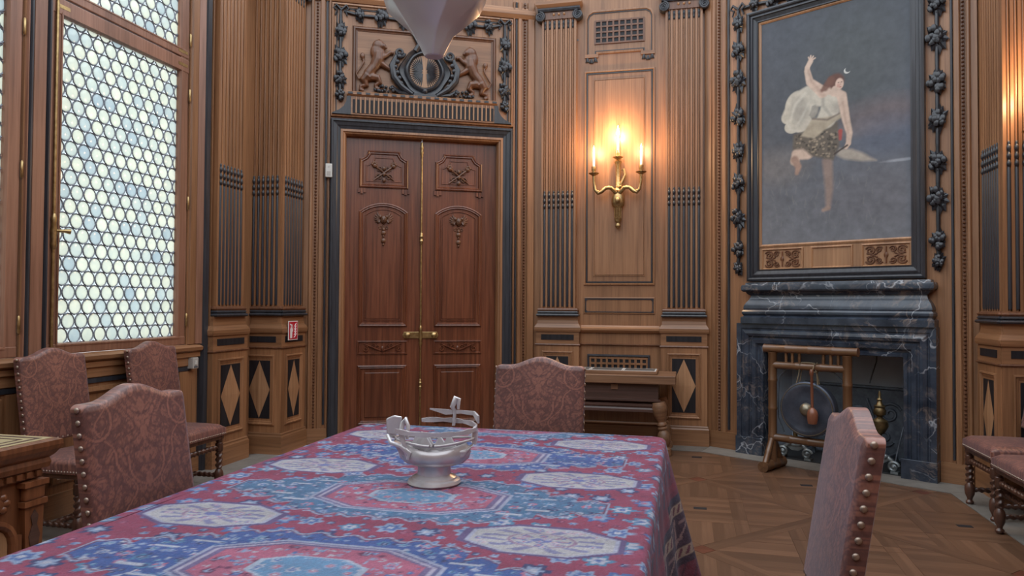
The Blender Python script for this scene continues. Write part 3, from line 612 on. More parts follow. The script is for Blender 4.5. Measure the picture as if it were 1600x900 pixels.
for s_ in (-1, 1):
    for k in range(19):
        a = R(82 - 9.2 * k); up_ = k < 9; b0 = (cx + s_ * (.022 + .010 * abs(math.sin(k * .35))), cz + .022 * math.sin(a))
        c_, s2 = math.cos(a), math.sin(a); L = 1.12 / math.sqrt((c_ / .128) ** 2 + (s2 / .142) ** 2)
        wg.tube([(b0[0], -.016, b0[1]), (b0[0] + s_ * L * .5 * c_, -.021, b0[1] + L * .5 * s2), (b0[0] + s_ * L * .9 * c_, -.016, b0[1] + L * .9 * s2)], [.006, .0072, .002], 5)
wg.build('pair_of_wings', 'ebony_carved', cart_o, smooth=50)
for s_ in (-1, 1):
    g = MB(); rnd = random.Random(5)
    for k in range(22): t = rnd.random(); g.ball((cx + s_ * (.28 + .24 * t), -.02 - rnd.uniform(0, .02), 3.56 + .085 * (1 - abs(t - .45) * 1.6) * rnd.random()), rnd.uniform(.013, .02), 7, 5)
    g.tube([(cx + s_ * .12, -.03, 3.545), (cx + s_ * .26, -.03, 3.56), (cx + s_ * .34, -.025, 3.62)], [.026, .024, .012], 7)
    g.build('grape_bunch', 'ebony_carved', w, smooth=50)
# the two lion supporters, each one continuous carved body
def lion(s_, ox, name):
    b = MB(); y = -.03
    def P(x, z, yy=0): return (ox + s_ * x, y + yy, z)
    b.tube([P(-.075, 3.66), P(-.055, 3.735), P(.0, 3.80), P(.04, 3.88), P(.045, 3.95)], [.04, .05, .052, .062, .055], 10)      # trunk rising to the chest
    b.ball(P(.035, 3.955), (.075, .045, .095), 12, 8)             # mane
    b.ball(P(.045, 4.02), (.066, .045, .062), 12, 8); b.ball(P(.035, 3.89), (.06, .04, .07), 10, 7)
    b.ball(P(.085, 4.015, -.02), (.036, .03, .032), 9, 6); b.ball(P(.115, 4.0, -.02), (.02, .018, .016), 8, 6)   # face and muzzle
    b.ball(P(.05, 4.075), (.016, .014, .016), 7, 5)
    b.tube([P(.07, 3.90, -.01), P(.125, 3.93), P(.165, 3.965), P(.20, 3.955)], [.032, .026, .022, .022], 8)        # raised paw
    b.tube([P(.05, 3.85, -.01), P(.10, 3.825), P(.145, 3.80), P(.185, 3.775), P(.21, 3.775)], [.036, .03, .024, .02, .022], 8)   # lower paw
    b.tube([P(-.06, 3.71, -.01), P(-.10, 3.66), P(-.075, 3.605), P(-.13, 3.595), P(-.135, 3.56), P(-.10, 3.55)], [.05, .046, .03, .022, .02, .021], 8)   # standing hind leg
    b.tube([P(-.03, 3.70), P(.04, 3.69), P(.06, 3.645), P(.015, 3.615), P(.02, 3.585), P(.06, 3.58)], [.045, .04, .028, .02, .018, .02], 8)
    b.tube([P(-.09, 3.67), P(-.15, 3.67), P(-.175, 3.72), P(-.13, 3.79), P(-.10, 3.845), P(-.115, 3.89)], [.014, .012, .011, .011, .012, .012], 6)
    b.ball(P(-.115, 3.905), (.028, .02, .034), 8, 6)
    me = mesh_from(b.v, b.f, name, 'walnut_carved'); o = obj(name, me, w)
    rm = o.modifiers.new('fuse', 'REMESH'); rm.mode = 'VOXEL'; rm.voxel_size = .0075; rm.use_smooth_shade = True
    return o
lion(1, -.49, 'lion_relief'); lion(-1, .545, 'lion_relief')

# ================================================================== window wall
W_L = wall_frame(-4.0, 0, 0)           # local x = metres along the room, local y < 0 into the room
WIN = [(3.885, 5.24), (2.33, 3.69), (.77, 2.13), (-.79, .57), (-2.35, -.99)]
mb = MB(); edges = [-2.6]
for a, b in sorted(WIN): edges += [a, b]
edges.append(6.2)
for a, b in zip(edges[::2], edges[1::2]): mb.box(a, b, -.02, .16, 1.05, 4.86)
mb.box(-2.6, 6.2, -.02, .16, 0, 1.05); mb.box(-2.6, 6.2, -.02, .16, 4.86, H_WALL)
wall_left = struct(mb.build('wall_left', 'oak', None, W_L)); w = wall_left
# pier strips beside the windows
MB().box(5.40, 6.0, -.04, .0, 0, H_WALL).build('pilaster_ground', 'oak', w)
pilaster(w, T(5.70, -.04, 0), 7, .050, True, .06, .50)
v_band('upright_moulding', 'oak', w, 5.25, 5.335, 1.06, H_WALL, .035); v_band('upright_moulding', 'oak', w, 5.455, 5.47, .0, H_WALL, .08)
MB().slab([(5.335, -.02), (5.335, -.032), (5.385, -.06), (5.392, -.02)], 1.06, H_WALL).build('splayed_moulding', 'window_wood', w)
v_band('dark_upright', 'ebony', w, 5.385, 5.45, .0, H_WALL, .075)
for x0, x1 in ((3.70, 3.715), (3.74, 3.845), (3.87, 3.884)): v_band('upright_moulding', 'window_wood', w, x0, x1, 1.06, H_WALL, .035)
v_band('dark_upright', 'ebony', w, 3.715, 3.738, 0, H_WALL, .045); v_band('dark_upright', 'ebony', w, 3.848, 3.868, 0, H_WALL, .045)
# sill and dado
MB().bar([(0, .99), (-.05, .995), (-.075, 1.01), (-.08, 1.035), (-.06, 1.048), (-.02, 1.056), (0, 1.056)], -2.6, 5.38).build('sill_moulding', 'oak_rail', w)
MB().box(-2.6, 5.38, -.05, 0, .955, .992).build('sill_fascia', 'oak_rail', w)
bx('skirting', 'oak_rail', w, -2.6, 5.4, -.045, 0, 0, .16)
for a, b in WIN:
    a2, b2 = a + .02, min(b + .08, 5.36)
    bx('dado_rail', 'oak_rail', w, a2, b2, -.035, 0, .885, .955); bx('dark_line', 'ebony', w, a2 + .03, b2 - .03, -.03, 0, .845, .878)
    frame('panel_moulding', 'oak', w, a2 + .03, b2 - .20, .22, .82, [(0, -.02), (.004, -.042), (.03, -.046), (.045, -.03), (.05, -.02)])
    bx('flat_panel', 'oak', w, b2 - .17, b2 - .01, -.034, -.01, .20, .84)

# ------------------------------------------------------------------ leaded windows
D0 = .111; RR = .0525
def roundel_mesh():
    b = MB(); n = 16; vs = []; fs = []
    rings = [(RR, 0), (RR * .72, -.006), (RR * .30, -.004)]
    for r, y in rings: vs += [(r * math.cos(2 * math.pi * k / n), y, r * math.sin(2 * math.pi * k / n)) for k in range(n)]
    vs.append((0, -.009, 0))
    for j in range(2): fs += [(j * n + k, j * n + (k + 1) % n, (j + 1) * n + (k + 1) % n, (j + 1) * n + k) for k in range(n)]
    fs += [(2 * n + k, 2 * n + (k + 1) % n, 3 * n) for k in range(n)]
    return mesh_from(vs, fs, 'roundel_pane', 'roundel_glass', 60)
ROUND = roundel_mesh()
def clip_poly(poly, x0, x1, z0, z1):
    for ax, lim, sg in ((0, x0, 1), (0, x1, -1), (1, z0, 1), (1, z1, -1)):
        out = []
        for i in range(len(poly)):
            a, b = poly[i - 1], poly[i]; ia, ib = sg * (a[ax] - lim) >= 0, sg * (b[ax] - lim) >= 0
            if ia != ib:
                t = (lim - a[ax]) / (b[ax] - a[ax]); out.append((a[0] + t * (b[0] - a[0]), a[1] + t * (b[1] - a[1])))
            if ib: out.append(b)
        poly = out
        if not poly: return []
    return poly
def leaded(parent, x0, x1, z0, z1, y, detail, seen, phase=.062):
    if not detail: bx('quarry_sheet', 'quarry_glass', parent, x0, x1, y + .004, y + .006, z0, z1)
    gaps = MB()
    lead = MB(); dz = D0 * math.sqrt(3) / 2; nz = int((z1 - z0) / dz) + 2; far = MB()
    for j in range(-1, nz):
        cz = z0 + .05 + j * dz; i = -1
        while True:
            cx_ = x0 + phase - D0 / 2 * (j % 2) + i * D0; i += 1
            if cx_ > x1 + RR: break
            if cx_ < x0 - RR or cz > z1 + RR or cz < z0 - RR: continue
            for sg in (1, -1):      # small triangular quarries between the roundels
                h3 = D0 / math.sqrt(3); gx, gz = cx_ + D0 / 2, cz + sg * h3 / 2
                tri = [(gx + h3 * .62 * math.cos(R(90 * sg + 180 + d_)), gz + h3 * .62 * math.sin(R(90 * sg + 180 + d_))) for d_ in (0, 120, 240)]
                tri = [(gx + (gx - a) * .62, gz + (gz - c_) * .62) for a, c_ in tri]
                tri = clip_poly(tri, x0, x1, z0, z1)
                if len(tri) > 2: gaps.add([(a, y + .003, c_) for a, c_ in tri], [tuple(range(len(tri)))])
            inside = x0 + RR < cx_ < x1 - RR and z0 + RR < cz < z1 - RR
            if not detail: continue
            n = 16; ring = [(RR * math.cos(2 * math.pi * k / n), RR * math.sin(2 * math.pi * k / n)) for k in range(n)]
            for k in range(n):      # lead came round each pane
                p, q = ring[k], ring[(k + 1) % n]; mx, mz = cx_ + (p[0] + q[0]) / 2, cz + (p[1] + q[1]) / 2
                if not (x0 < mx < x1 and z0 < mz < z1): continue
                f0, f1 = .86, 1.09; vs = []
                for (a, c_) in (p, q):
                    vs += [(cx_ + a * f0, y, cz + c_ * f0), (cx_ + a, y - .007, cz + c_), (cx_ + a * f1, y, cz + c_ * f1)]
                lead.add(vs, [(0, 1, 4, 3), (1, 2, 5, 4)])
            if not seen(cx_, cz):
                far.add([(cx_ + a, y, cz + c_) for a, c_ in ring], [tuple(range(n))])
            elif inside: obj('roundel_pane', ROUND, parent, T(cx_, y, cz) @ RY(random.uniform(0, 360)))
            else:
                pl = clip_poly([(cx_ + a, cz + c_) for a, c_ in ring], x0, x1, z0, z1)
                if len(pl) > 2:
                    b = MB(); b.add([(a, y - .001, c_) for a, c_ in pl], [tuple(range(len(pl)))]); b.build('roundel_pane', 'roundel_glass', parent)
    if detail: lead.build('lead_cames', 'lead_came', parent)
    if gaps.v: gaps.build('quarry_glass', 'quarry_glass', parent)['kind'] = 'stuff'
    if far.v: far.build('roundel_pane', 'roundel_glass', parent)['kind'] = 'stuff'
def window(n, a, b, detail, hinge=True):
    wd = struct(bpy.data.objects.new('window_%d' % n, None)); COL.objects.link(wd); wd.matrix_world = W_L
    x0, x1 = a + .012, b - .012; g0, g1 = a + .092, b - .108
    pr_ = [(0, .05), (0, -.012), (.03, -.018), (.045, -.006), (.07, -.004), (.082, .012), (.09, .03), (.09, .05)]
    wf = MB(); wf.box(x0, g0, -.014, .05, 1.06, 4.85); wf.box(g1, x1, -.014, .05, 1.06, 4.85)
    wf.build('sash_stiles', 'window_wood', wd, bevel=.006)
    for z0, z1, nm in ((1.06, 1.127, 'bottom_rail'), (3.281, 3.388, 'casement_head'), (3.398, 3.468, 'transom_rail'), (4.80, 4.855, 'top_rail')):
        MB().box(x0, x1, -.018, .05, z0, z1).build(nm, 'window_wood', wd, bevel=.006)
    for z0, z1 in ((1.127, 3.281), (3.468, 4.80)):
        frame('glazing_bead', 'window_wood', wd, g0 - .014, g1 + .014, z0 - .014, z1 + .014, [(0, .0), (0, -.022), (.010, -.022), (.018, 0), (.018, .03)])
        leaded(wd, g0, g1, z0, z1, .022, detail, (lambda x, z: z < 3.95) if n == 1 else (lambda x, z: z < 3.95 and x > 3.05))
    MB().lathe([(.010, 1.08), (.010, 4.8)], 8, T(g0 - .055, -.026, 0)).build('espagnolette_bar', 'brass', wd, smooth=60)
    MB().lathe([(.012, 1.74), (.02, 1.77), (.014, 1.80), (.022, 1.85), (.014, 1.91), (.02, 1.94), (.01, 1.97)], 10, T(g0 - .055, -.028, 0)).build('latch_collar', 'brass', wd, smooth=50)
    MB().tube([(g0 - .05, -.03, 1.86), (g0 - .02, -.075, 1.86), (g0 + .012, -.09, 1.858)], [.009, .011, .018], 8).build('latch_handle', 'brass', wd, smooth=60)
    for z in (1.26, 2.215, 3.10, 3.56): MB().lathe([(.003, z - .055), (.009, z - .045), (.009, z + .045), (.003, z + .055)], 8, T(b - .006, -.022, 0)).build('hinge', 'brass', wd, smooth=60)
    for xa, xb in ((x0 + .02, x0 + .13), (x1 - .13, x1 - .02)):
        for zz in (3.335, 3.44): bx('corner_plate', 'brass', wd, xa, xb, -.0195, -.01, zz - .012, zz + .012)
    return wd
for k, (a, b) in enumerate(WIN): window(k + 1, a, b, k < 2)
# ================================================================== floor
floor = struct(MB().box(-4.0, 2.78, -2.6, 7.9, -.12, -.003).build('floor', 'parquet_plank'))
INNER = [(1.93, -2.5), (1.93, 6.17), (.135, 7.31), (-1.46, 7.34), (-3.40, 6.36), (-3.62, 5.85), (-3.62, -2.5)]
outer = offset_path(INNER, -.36, False)
for i in range(len(INNER) - 1):
    a, b, c, d = Vector(INNER[i]), Vector(INNER[i + 1]), Vector(outer[i + 1]), Vector(outer[i])
    n = max(1, round((b - a).length / .8)); g = .0015 / max(.1, (b - a).length)
    for k in range(n):
        t0, t1 = k / n + g, (k + 1) / n - g
        q = [a.lerp(b, t0), a.lerp(b, t1), d.lerp(c, t1), d.lerp(c, t0)]
        ctr = sum(q, Vector((0, 0))) / 4
        MB().slab([tuple(p - ctr) for p in q], -.03, .004).build('border_stone', 'border_stone', floor, T(ctr.x, ctr.y, 0))
def half_clip(poly, nx, ny, c):          # keep nx*x + ny*y <= c
    out = []
    for i in range(len(poly)):
        a, b = poly[i - 1], poly[i]; da, db = nx * a[0] + ny * a[1] - c, nx * b[0] + ny * b[1] - c
        if (da <= 0) != (db <= 0):
            t = da / (da - db); out.append((a[0] + t * (b[0] - a[0]), a[1] + t * (b[1] - a[1])))
        if db <= 0: out.append(b)
    return out
SX, SY = .82, .88
planks = []                              # (polygon in world x,y, material, direction)
def add_plank(pq, mat, dirpq, clipuv=None):
    if clipuv:
        for nx, ny in ((1, 1), (-1, -1), (-1, 1), (1, -1)):
            pq = half_clip(pq, nx, ny, clipuv)
            if len(pq) < 3: return
    planks.append((pq, mat, dirpq))
def uv(u, v): return ((u - v) / 2, (u + v) / 2)
tiles = {}
for i in range(-1, 4):
    for j in range(-3, 4):
        if (i + j) % 2: continue
        planks = []; e = .915
        add_plank([uv(e, -e), uv(1.085, -e), uv(1.085, e), uv(e, e)], 'parquet_plank', (-1, 1))
        add_plank([uv(-e, e), uv(e, e), uv(e, 1.085), uv(-e, 1.085)], 'parquet_plank', (1, 1))
        add_plank([uv(e, e), uv(1.085, e), uv(1.085, 1.085), uv(e, 1.085)], 'parquet_red', (1, 0))
        br = [-1, -.36, -.25, .25, .36, 1]
        for a in range(5):
            for b in range(5):
                x0, x1, y0, y1 = br[a], br[a + 1], br[b], br[b + 1]
                if a in (1, 3): parts, dr = 1, (0, 1)
                elif b in (1, 3): parts, dr = 1, (1, 0)
                elif a == 2 and b == 2: parts, dr = 3, (1, 0)
                else: parts, dr = (3, (0, 1)) if a == 2 else (2, (1, 0))
                for k in range(parts):
                    if dr[0]: s0, s1 = y0 + (y1 - y0) * k / parts, y0 + (y1 - y0) * (k + 1) / parts; r = [(x0, s0), (x1, s0), (x1, s1), (x0, s1)]
                    else: s0, s1 = x0 + (x1 - x0) * k / parts, x0 + (x1 - x0) * (k + 1) / parts; r = [(s0, y0), (s1, y0), (s1, y1), (s0, y1)]
                    add_plank(r, 'parquet_plank', dr, e)
        add_plank([(-.055, -.03), (.055, -.03), (.055, .03), (-.055, .03)], 'dark_gap', (1, 0))
        tiles[(i, j)] = planks
allp = []
edges_in = []
for k in range(len(INNER) - 1):
    a, b = Vector(INNER[k]), Vector(INNER[k + 1]); d = (b - a).normalized(); n = Vector((d.y, -d.x)); edges_in.append((n.x, n.y, n.dot(a) - .001))
for (i, j), ps in tiles.items():
    for pq, mat, dr in ps:
        pts = [(.09 + (i + p) * SX, 5.28 + (j + q) * SY) for p, q in pq]
        for nx, ny, c in edges_in:
            pts = half_clip(pts, nx, ny, c)
            if len(pts) < 3: break
        if len(pts) < 3: continue
        c = Vector((sum(p[0] for p in pts) / len(pts), sum(p[1] for p in pts) / len(pts)))
        area = abs(sum(pts[k - 1][0] * pts[k][1] - pts[k][0] * pts[k - 1][1] for k in range(len(pts)))) / 2
        if area < .0012 and mat != 'dark_gap': continue
        if c.x < -.45 or c.y < 2.9: continue
        allp.append((c.length, pts, c, mat, dr, area))
allp.sort(key=lambda t: -t[5] / t[0] ** 3)
rest = MB()
for k, (dist, pts, c, mat, dr, area) in enumerate(allp):
    th = math.atan2(dr[1] * SY, dr[0] * SX); loc = []
    top = .0012 if mat == 'dark_gap' else random.uniform(-.0004, .0004)
    sc_ = 1 - .0014 / math.sqrt(area)
    for p in pts:
        q = (Vector(p) - c) * sc_; loc.append((q.x * math.cos(-th) - q.y * math.sin(-th), q.x * math.sin(-th) + q.y * math.cos(-th)))
    M = T(c.x, c.y, top) @ Matrix.Rotation(th, 4, 'Z')
    if k < 295 or mat == 'dark_gap':
        MB().slab(loc, -.02, 0).build('plank' if mat != 'dark_gap' else 'ebony_key', mat, floor, M)
    else: rest.slab(loc, -.02, 0, M)
if rest.v: rest.build('plank', 'parquet_plank', floor)['kind'] = 'stuff'

# ================================================================== dining table under its rug
TX0, TX1, TY0, TY1, TZ = -1.735, -.105, .55, 3.80, .74
tb = thing('dining_table', 'long dining table hidden under the patterned rug', 'table', ((TX0 + TX1) / 2, (TY0 + TY1) / 2, 0))
hx, hy = (TX1 - TX0) / 2 - .012, (TY1 - TY0) / 2 - .012
bx('tabletop', 'table_dark', tb, -hx, hx, -hy, hy, TZ - .045, TZ - .006); bx('apron', 'table_dark', tb, -hx + .08, hx - .08, -hy + .1, hy - .1, TZ - .13, TZ - .045)
leg_me = mesh_from(*(lambda b: (b.v, b.f))(MB().lathe([(.05, 0), (.06, .03), (.045, .07), (.05, .12), (.07, .3), (.05, .48), (.06, .52), (.06, TZ - .12)], 12)), 'leg', 'table_dark', 50)
for sx in (-1, 1):
    for sy in (-1, 1): obj('leg', leg_me, tb, T(sx * (hx - .14), sy * (hy - .16), 0))

def hsh(a, b, k=0):
    v = np.sin(a * 127.1 + b * 311.7 + k * 74.7) * 43758.5453; return v - np.floor(v)
def rug_color(X, Y, drop):
    """colours of the woven rug at world x,y (drop = how far the cloth hangs below the edge there)"""
    n = len(X); C = np.empty((n, 3)); C[:] = (.215, .042, .078)
    cx = X + .92; P = .725
    def put(mask, col): C[mask] = col
    def flowers(mask, cell, ox, oy, rad, cols, dens=.8, jit=.25):
        gx = (X + ox) / cell; gy = (Y + oy) / cell; row = np.floor(gy); gx = gx + .5 * (row % 2); ix = np.floor(gx)
        h = hsh(ix, row); jx = (hsh(ix, row, 1) - .5) * jit; jy = (hsh(ix, row, 2) - .5) * jit
        fx = (gx - ix - .5 - jx) * cell; fy = (gy - row - .5 - jy) * cell
        r = np.hypot(fx, fy); a = np.arctan2(fy, fx); rr = rad * (.8 + .4 * hsh(ix, row, 3)); edge = rr * (1 + .22 * np.cos(a * 6))
        on = mask & (h < dens); pick = hsh(ix, row, 4)
        for k, c in enumerate(cols):
            s = on & (pick >= k / len(cols)) & (pick < (k + 1) / len(cols))
            put(s & (r < edge), c[0]); put(s & (r < edge * .62), c[1]); put(s & (r < edge * .28), c[2])
    top = np.ones(n, bool)
    pale = (.21, .28, .41); blue = (.055, .12, .29); navy = (.03, .045, .12); white = (.36, .38, .45); teal = (.06, .18, .30); rose = (.36, .12, .18); dk = (.11, .03, .07)
    flowers(top, .058, 0, 0, .012, [(pale, blue, white), (navy, pale, navy), (dk, rose, dk)], .8, .6)
    flowers(top, .118, .03, .02, .036, [(pale, blue, white), (blue, pale, rose), (teal, white, blue), (navy, pale, white)], .8, .35)
    k = np.round((Y - 1.675) / P); dy = np.abs(Y - 1.675 - k * P); ax = np.abs(cx)
    bnd = np.where(ax < .27, .255, np.where(ax < .36, .225, np.where(ax < .46, .165, np.where(ax < .56, .115, .065)))) + .014 * np.cos(ax * 62)
    inm = (ax < .66) & (dy < bnd); odd = (k % 2) != 0
    near = (ax < .675) & (dy < bnd + .016)
    put(near, (.24, .29, .40)); put(near & (dy < bnd + .006) & (ax < .667), dk)
    put(inm & ~odd, (.035, .085, .245)); put(inm & odd, (.05, .135, .24))
    flowers(inm, .062, .01, .04, .017, [(pale, teal, white), (blue, pale, navy), (white, blue, pale), (rose, pale, blue), (teal, navy, pale)], .85, .4)
    flowers(inm, .034, .02, .013, .0085, [(pale, pale, blue), (teal, pale, navy), (white, pale, rose), (navy, navy, pale)], .75, .7)
    hook = inm & (np.abs(dy - .10 - .03 * np.sign(np.sin(ax * 38))) < .007) & (ax > .32) & (ax < .60); put(hook, (.34, .37, .44))
    def octo(hx_, hy_, cut): return (ax < hx_) & (dy < hy_) & (ax / hx_ + dy / hy_ < cut)
    put(octo(.335, .195, 1.5), (.27, .30, .40)); put(octo(.322, .186, 1.5), (.10, .11, .22)); put(octo(.310, .178, 1.5), (.33, .31, .40)); put(octo(.298, .170, 1.5), (.12, .10, .20)); put(octo(.285, .162, 1.5), (.32, .095, .15))
    inner = octo(.27, .152, 1.5); flowers(inner, .07, .02, .03, .02, [(pale, rose, blue), (rose, white, teal), (dk, pale, dk)], .75, .4); flowers(inner, .031, .01, .0, .009, [(pale, rose, pale), (dk, dk, rose), (blue, pale, blue), (white, rose, white)], .8, .7)
    put(octo(.15, .09, 1.45), (.30, .36, .45)); put(octo(.135, .08, 1.45), (.10, .22, .36)); flowers(octo(.13, .076, 1.45), .05, 0, .01, .016, [(pale, rose, white), (white, blue, pale)], .9, .3)
    ay = np.abs(Y - 1.675 - .365 - np.round((Y - 1.675 - .365) / P) * P); bxx = np.abs(ax - .525)
    def oc2(hx_, hy_, cut=1.42): return (bxx < hx_) & (ay < hy_) & (bxx / hx_ + ay / hy_ < cut)
    put(oc2(.235, .132), (.09, .07, .16)); put(oc2(.215, .118), (.30, .32, .42)); put(oc2(.203, .11), (.36, .36, .37))
    ci = oc2(.195, .103); a2 = np.arctan2(ay * 1.7, bxx); r2 = np.hypot(ay * 1.7, bxx)
    put(ci & (np.cos(a2 * 8) > .2) & (r2 > .04) & (r2 < .085), (.13, .15, .30)); put(ci & (np.cos(a2 * 8) > .75) & (r2 > .05) & (r2 < .075), (.33, .20, .25)); put(ci & (np.cos(a2 * 12 + r2 * 26) > .3) & (r2 > .105) & (r2 < .175), (.17, .18, .30)); put(ci & (np.abs(r2 - .095) < .005), (.24, .16, .24)); put(ci & (r2 < .03), (.13, .16, .34))
    flowers(ci, .036, .02, .01, .013, [((.14, .16, .30), white, rose), ((.42, .30, .36), white, (.2, .2, .3))], .35, .5)
    # hanging border
    d = drop; s = X + Y
    def band(a, b, col): put((d > a) & (d <= b), col)
    band(.10, .75, (.15, .022, .045)); put((d > .10) & (d <= .16) & (np.sin(s * 46) > .55), (.05, .05, .09)); band(.195, .225, (.20, .02, .04)); band(.25, .275, (.016, .02, .045)); band(.29, .335, (.30, .235, .18))
    put((d > .297) & (d < .328) & (np.sin(s * 95) > .3), (.09, .016, .03)); put((d > .275) & (d <= .29), (.02, .012, .022))
    band(.335, .485, (.028, .014, .026)); zz = .41 + .055 * (2 * np.abs(((s * 5.2) % 1) * 2 - 1) - 1)
    put((d > .335) & (d <= .485) & (np.abs(d - zz) < .012), (.24, .16, .15)); put((d > .345) & (d < .475) & (np.abs(np.abs(d - .41) - .035) < .006) & (np.sin(s * 33) > .2), (.20, .13, .13))
    band(.485, .53, (.27, .21, .16)); put((d > .492) & (d < .523) & (np.sin(s * 95) > .3), (.09, .016, .03)); band(.53, .56, (.02, .012, .022))
    band(.56, .75, (.11, .018, .03)); put((d > .56) & (np.sin(s * 60) > .82), (.05, .01, .02))
    # wool is never flat: neighbouring knots bleed into each other
    mixn = (.5 + .5 * np.sin(X * 310 + 3 * np.sin(Y * 97)) * np.sin(Y * 270 + 2 * np.sin(X * 131))) * .30
    C = C * (1 - mixn)[:, None] + np.array((.17, .11, .17)) * mixn[:, None]
    C *= (.86 + .22 * hsh(np.floor(X * 260), np.floor(Y * 260), 9))[:, None]
    C *= (1 + .10 * np.sin(Y * 37) * np.sin(Y * 11 + 1))[:, None]
    return C
def rug():
    # top
    st = .0062; xs = np.linspace(TX0 + .03, TX1 - .03, int((TX1 - TX0) / st)); y_a = 1.15
    ys = np.concatenate([np.linspace(TY0 + .03, y_a, 30), np.linspace(y_a, TY1 - .03, int((TY1 - y_a) / st))[1:]])
    GX, GY = np.meshgrid(xs, ys); nx, ny = len(xs), len(ys)
    GZ = np.full_like(GX, TZ) + .0012 * np.sin(GX * 9 + 1) * np.sin(GY * 7)
    V = np.stack([GX.ravel(), GY.ravel(), GZ.ravel()], 1); Cc = rug_color(V[:, 0], V[:, 1], np.zeros(len(V)))
    idx = np.arange(nx * ny).reshape(ny, nx); Fq = np.stack([idx[:-1, :-1].ravel(), idx[:-1, 1:].ravel(), idx[1:, 1:].ravel(), idx[1:, :-1].ravel()], 1)
    # skirt round a rounded rectangle, starting just inside the edge
    per = []; rc = .07
    def seg(x0, y0, x1, y1, n):
        for k in range(n): t = k / n; per.append((x0 + (x1 - x0) * t, y0 + (y1 - y0) * t))
    def arc(cx_, cy_, a0, n=26):
        for k in range(n): a = R(a0 + 90 * k / n); per.append((cx_ + rc * math.cos(a), cy_ + rc * math.sin(a)))
    seg(TX1, TY0 + rc, TX1, TY1 - rc, 420); arc(TX1 - rc, TY1 - rc, 0); seg(TX1 - rc, TY1, TX0 + rc, TY1, 150); arc(TX0 + rc, TY1 - rc, 90)
    seg(TX0, TY1 - rc, TX0, TY0 + rc, 300); arc(TX0 + rc, TY0 + rc, 180); seg(TX0 + rc, TY0, TX1 - rc, TY0, 60); arc(TX1 - rc, TY0 + rc, 270)
    per = np.array(per); m = len(per); tg = np.roll(per, -1, 0) - np.roll(per, 1, 0); tg /= np.linalg.norm(tg, axis=1)[:, None]; nr = np.stack([tg[:, 1], -tg[:, 0]], 1)
    ds = np.concatenate([[-.05, -.03], np.linspace(-.012, .05, 9), np.linspace(.056, .66, 95)])
    arcl = np.cumsum(np.hypot(*(np.roll(per, -1, 0) - per).T)); rows = []; cols = []
    # the cloth hangs low along the open side and its far corner, short over the tucked-in chairs
    i0 = 420 + 26; k_ = np.arange(m); full = np.where(k_ < i0, 1.0, np.clip(1 - (k_ - i0) / 45.0, 0, 1)); full = np.where(k_ > m - 26, 1.0, full)
    full = .30 + .70 * full * full * (3 - 2 * full)
    flare = np.where(k_ < 420, .35 + .65 * np.clip((per[:, 1] - 3.0) / .7, 0, 1) ** 2, 1.0)
    for d in ds:
        if d < -.012: off, z = d, TZ + .0004
        elif d < .035: t = (d + .012) / .047 * math.pi / 2; off, z = -.018 + .024 * math.sin(t) + .0, TZ - .024 * (1 - math.cos(t)) + .0004
        else: off, z = .006 + .21 * (d - .035) * full * flare, TZ - .024 - (d - .035) * .978 * full
        fold = max(0, d - .03) * full * (.055 * np.sin(arcl * 11) + .03 * np.sin(arcl * 23 + 1))
        o = off + fold
        rows.append(np.stack([per[:, 0] + nr[:, 0] * o, per[:, 1] + nr[:, 1] * o, np.full(m, z) if np.isscalar(z) else z], 1))
        cols.append(rug_color(per[:, 0] + nr[:, 0] * d, per[:, 1] + nr[:, 1] * d, np.full(m, max(0, d))))
    base = len(V); V2 = np.concatenate(rows); V = np.concatenate([V, V2]); Cc = np.concatenate([Cc] + cols)
    id2 = base + np.arange(len(ds) * m).reshape(len(ds), m); nx2 = np.roll(id2, -1, 1)
    F2 = np.stack([id2[:-1].ravel(), id2[1:].ravel(), nx2[1:].ravel(), nx2[:-1].ravel()], 1)
    me = bpy.data.meshes.new('rug_tablecloth'); me.from_pydata(V.tolist(), [], np.concatenate([Fq, F2]).tolist()); me.materials.append(MATS['woven_rug'])
    me.polygons.foreach_set('use_smooth', [True] * len(me.polygons)); color_mesh(me, Cc); me.update()
    return tag(obj('rug_tablecloth', me), 'red and blue oriental rug with octagon medallions draped over the table', 'tablecloth')
rug()
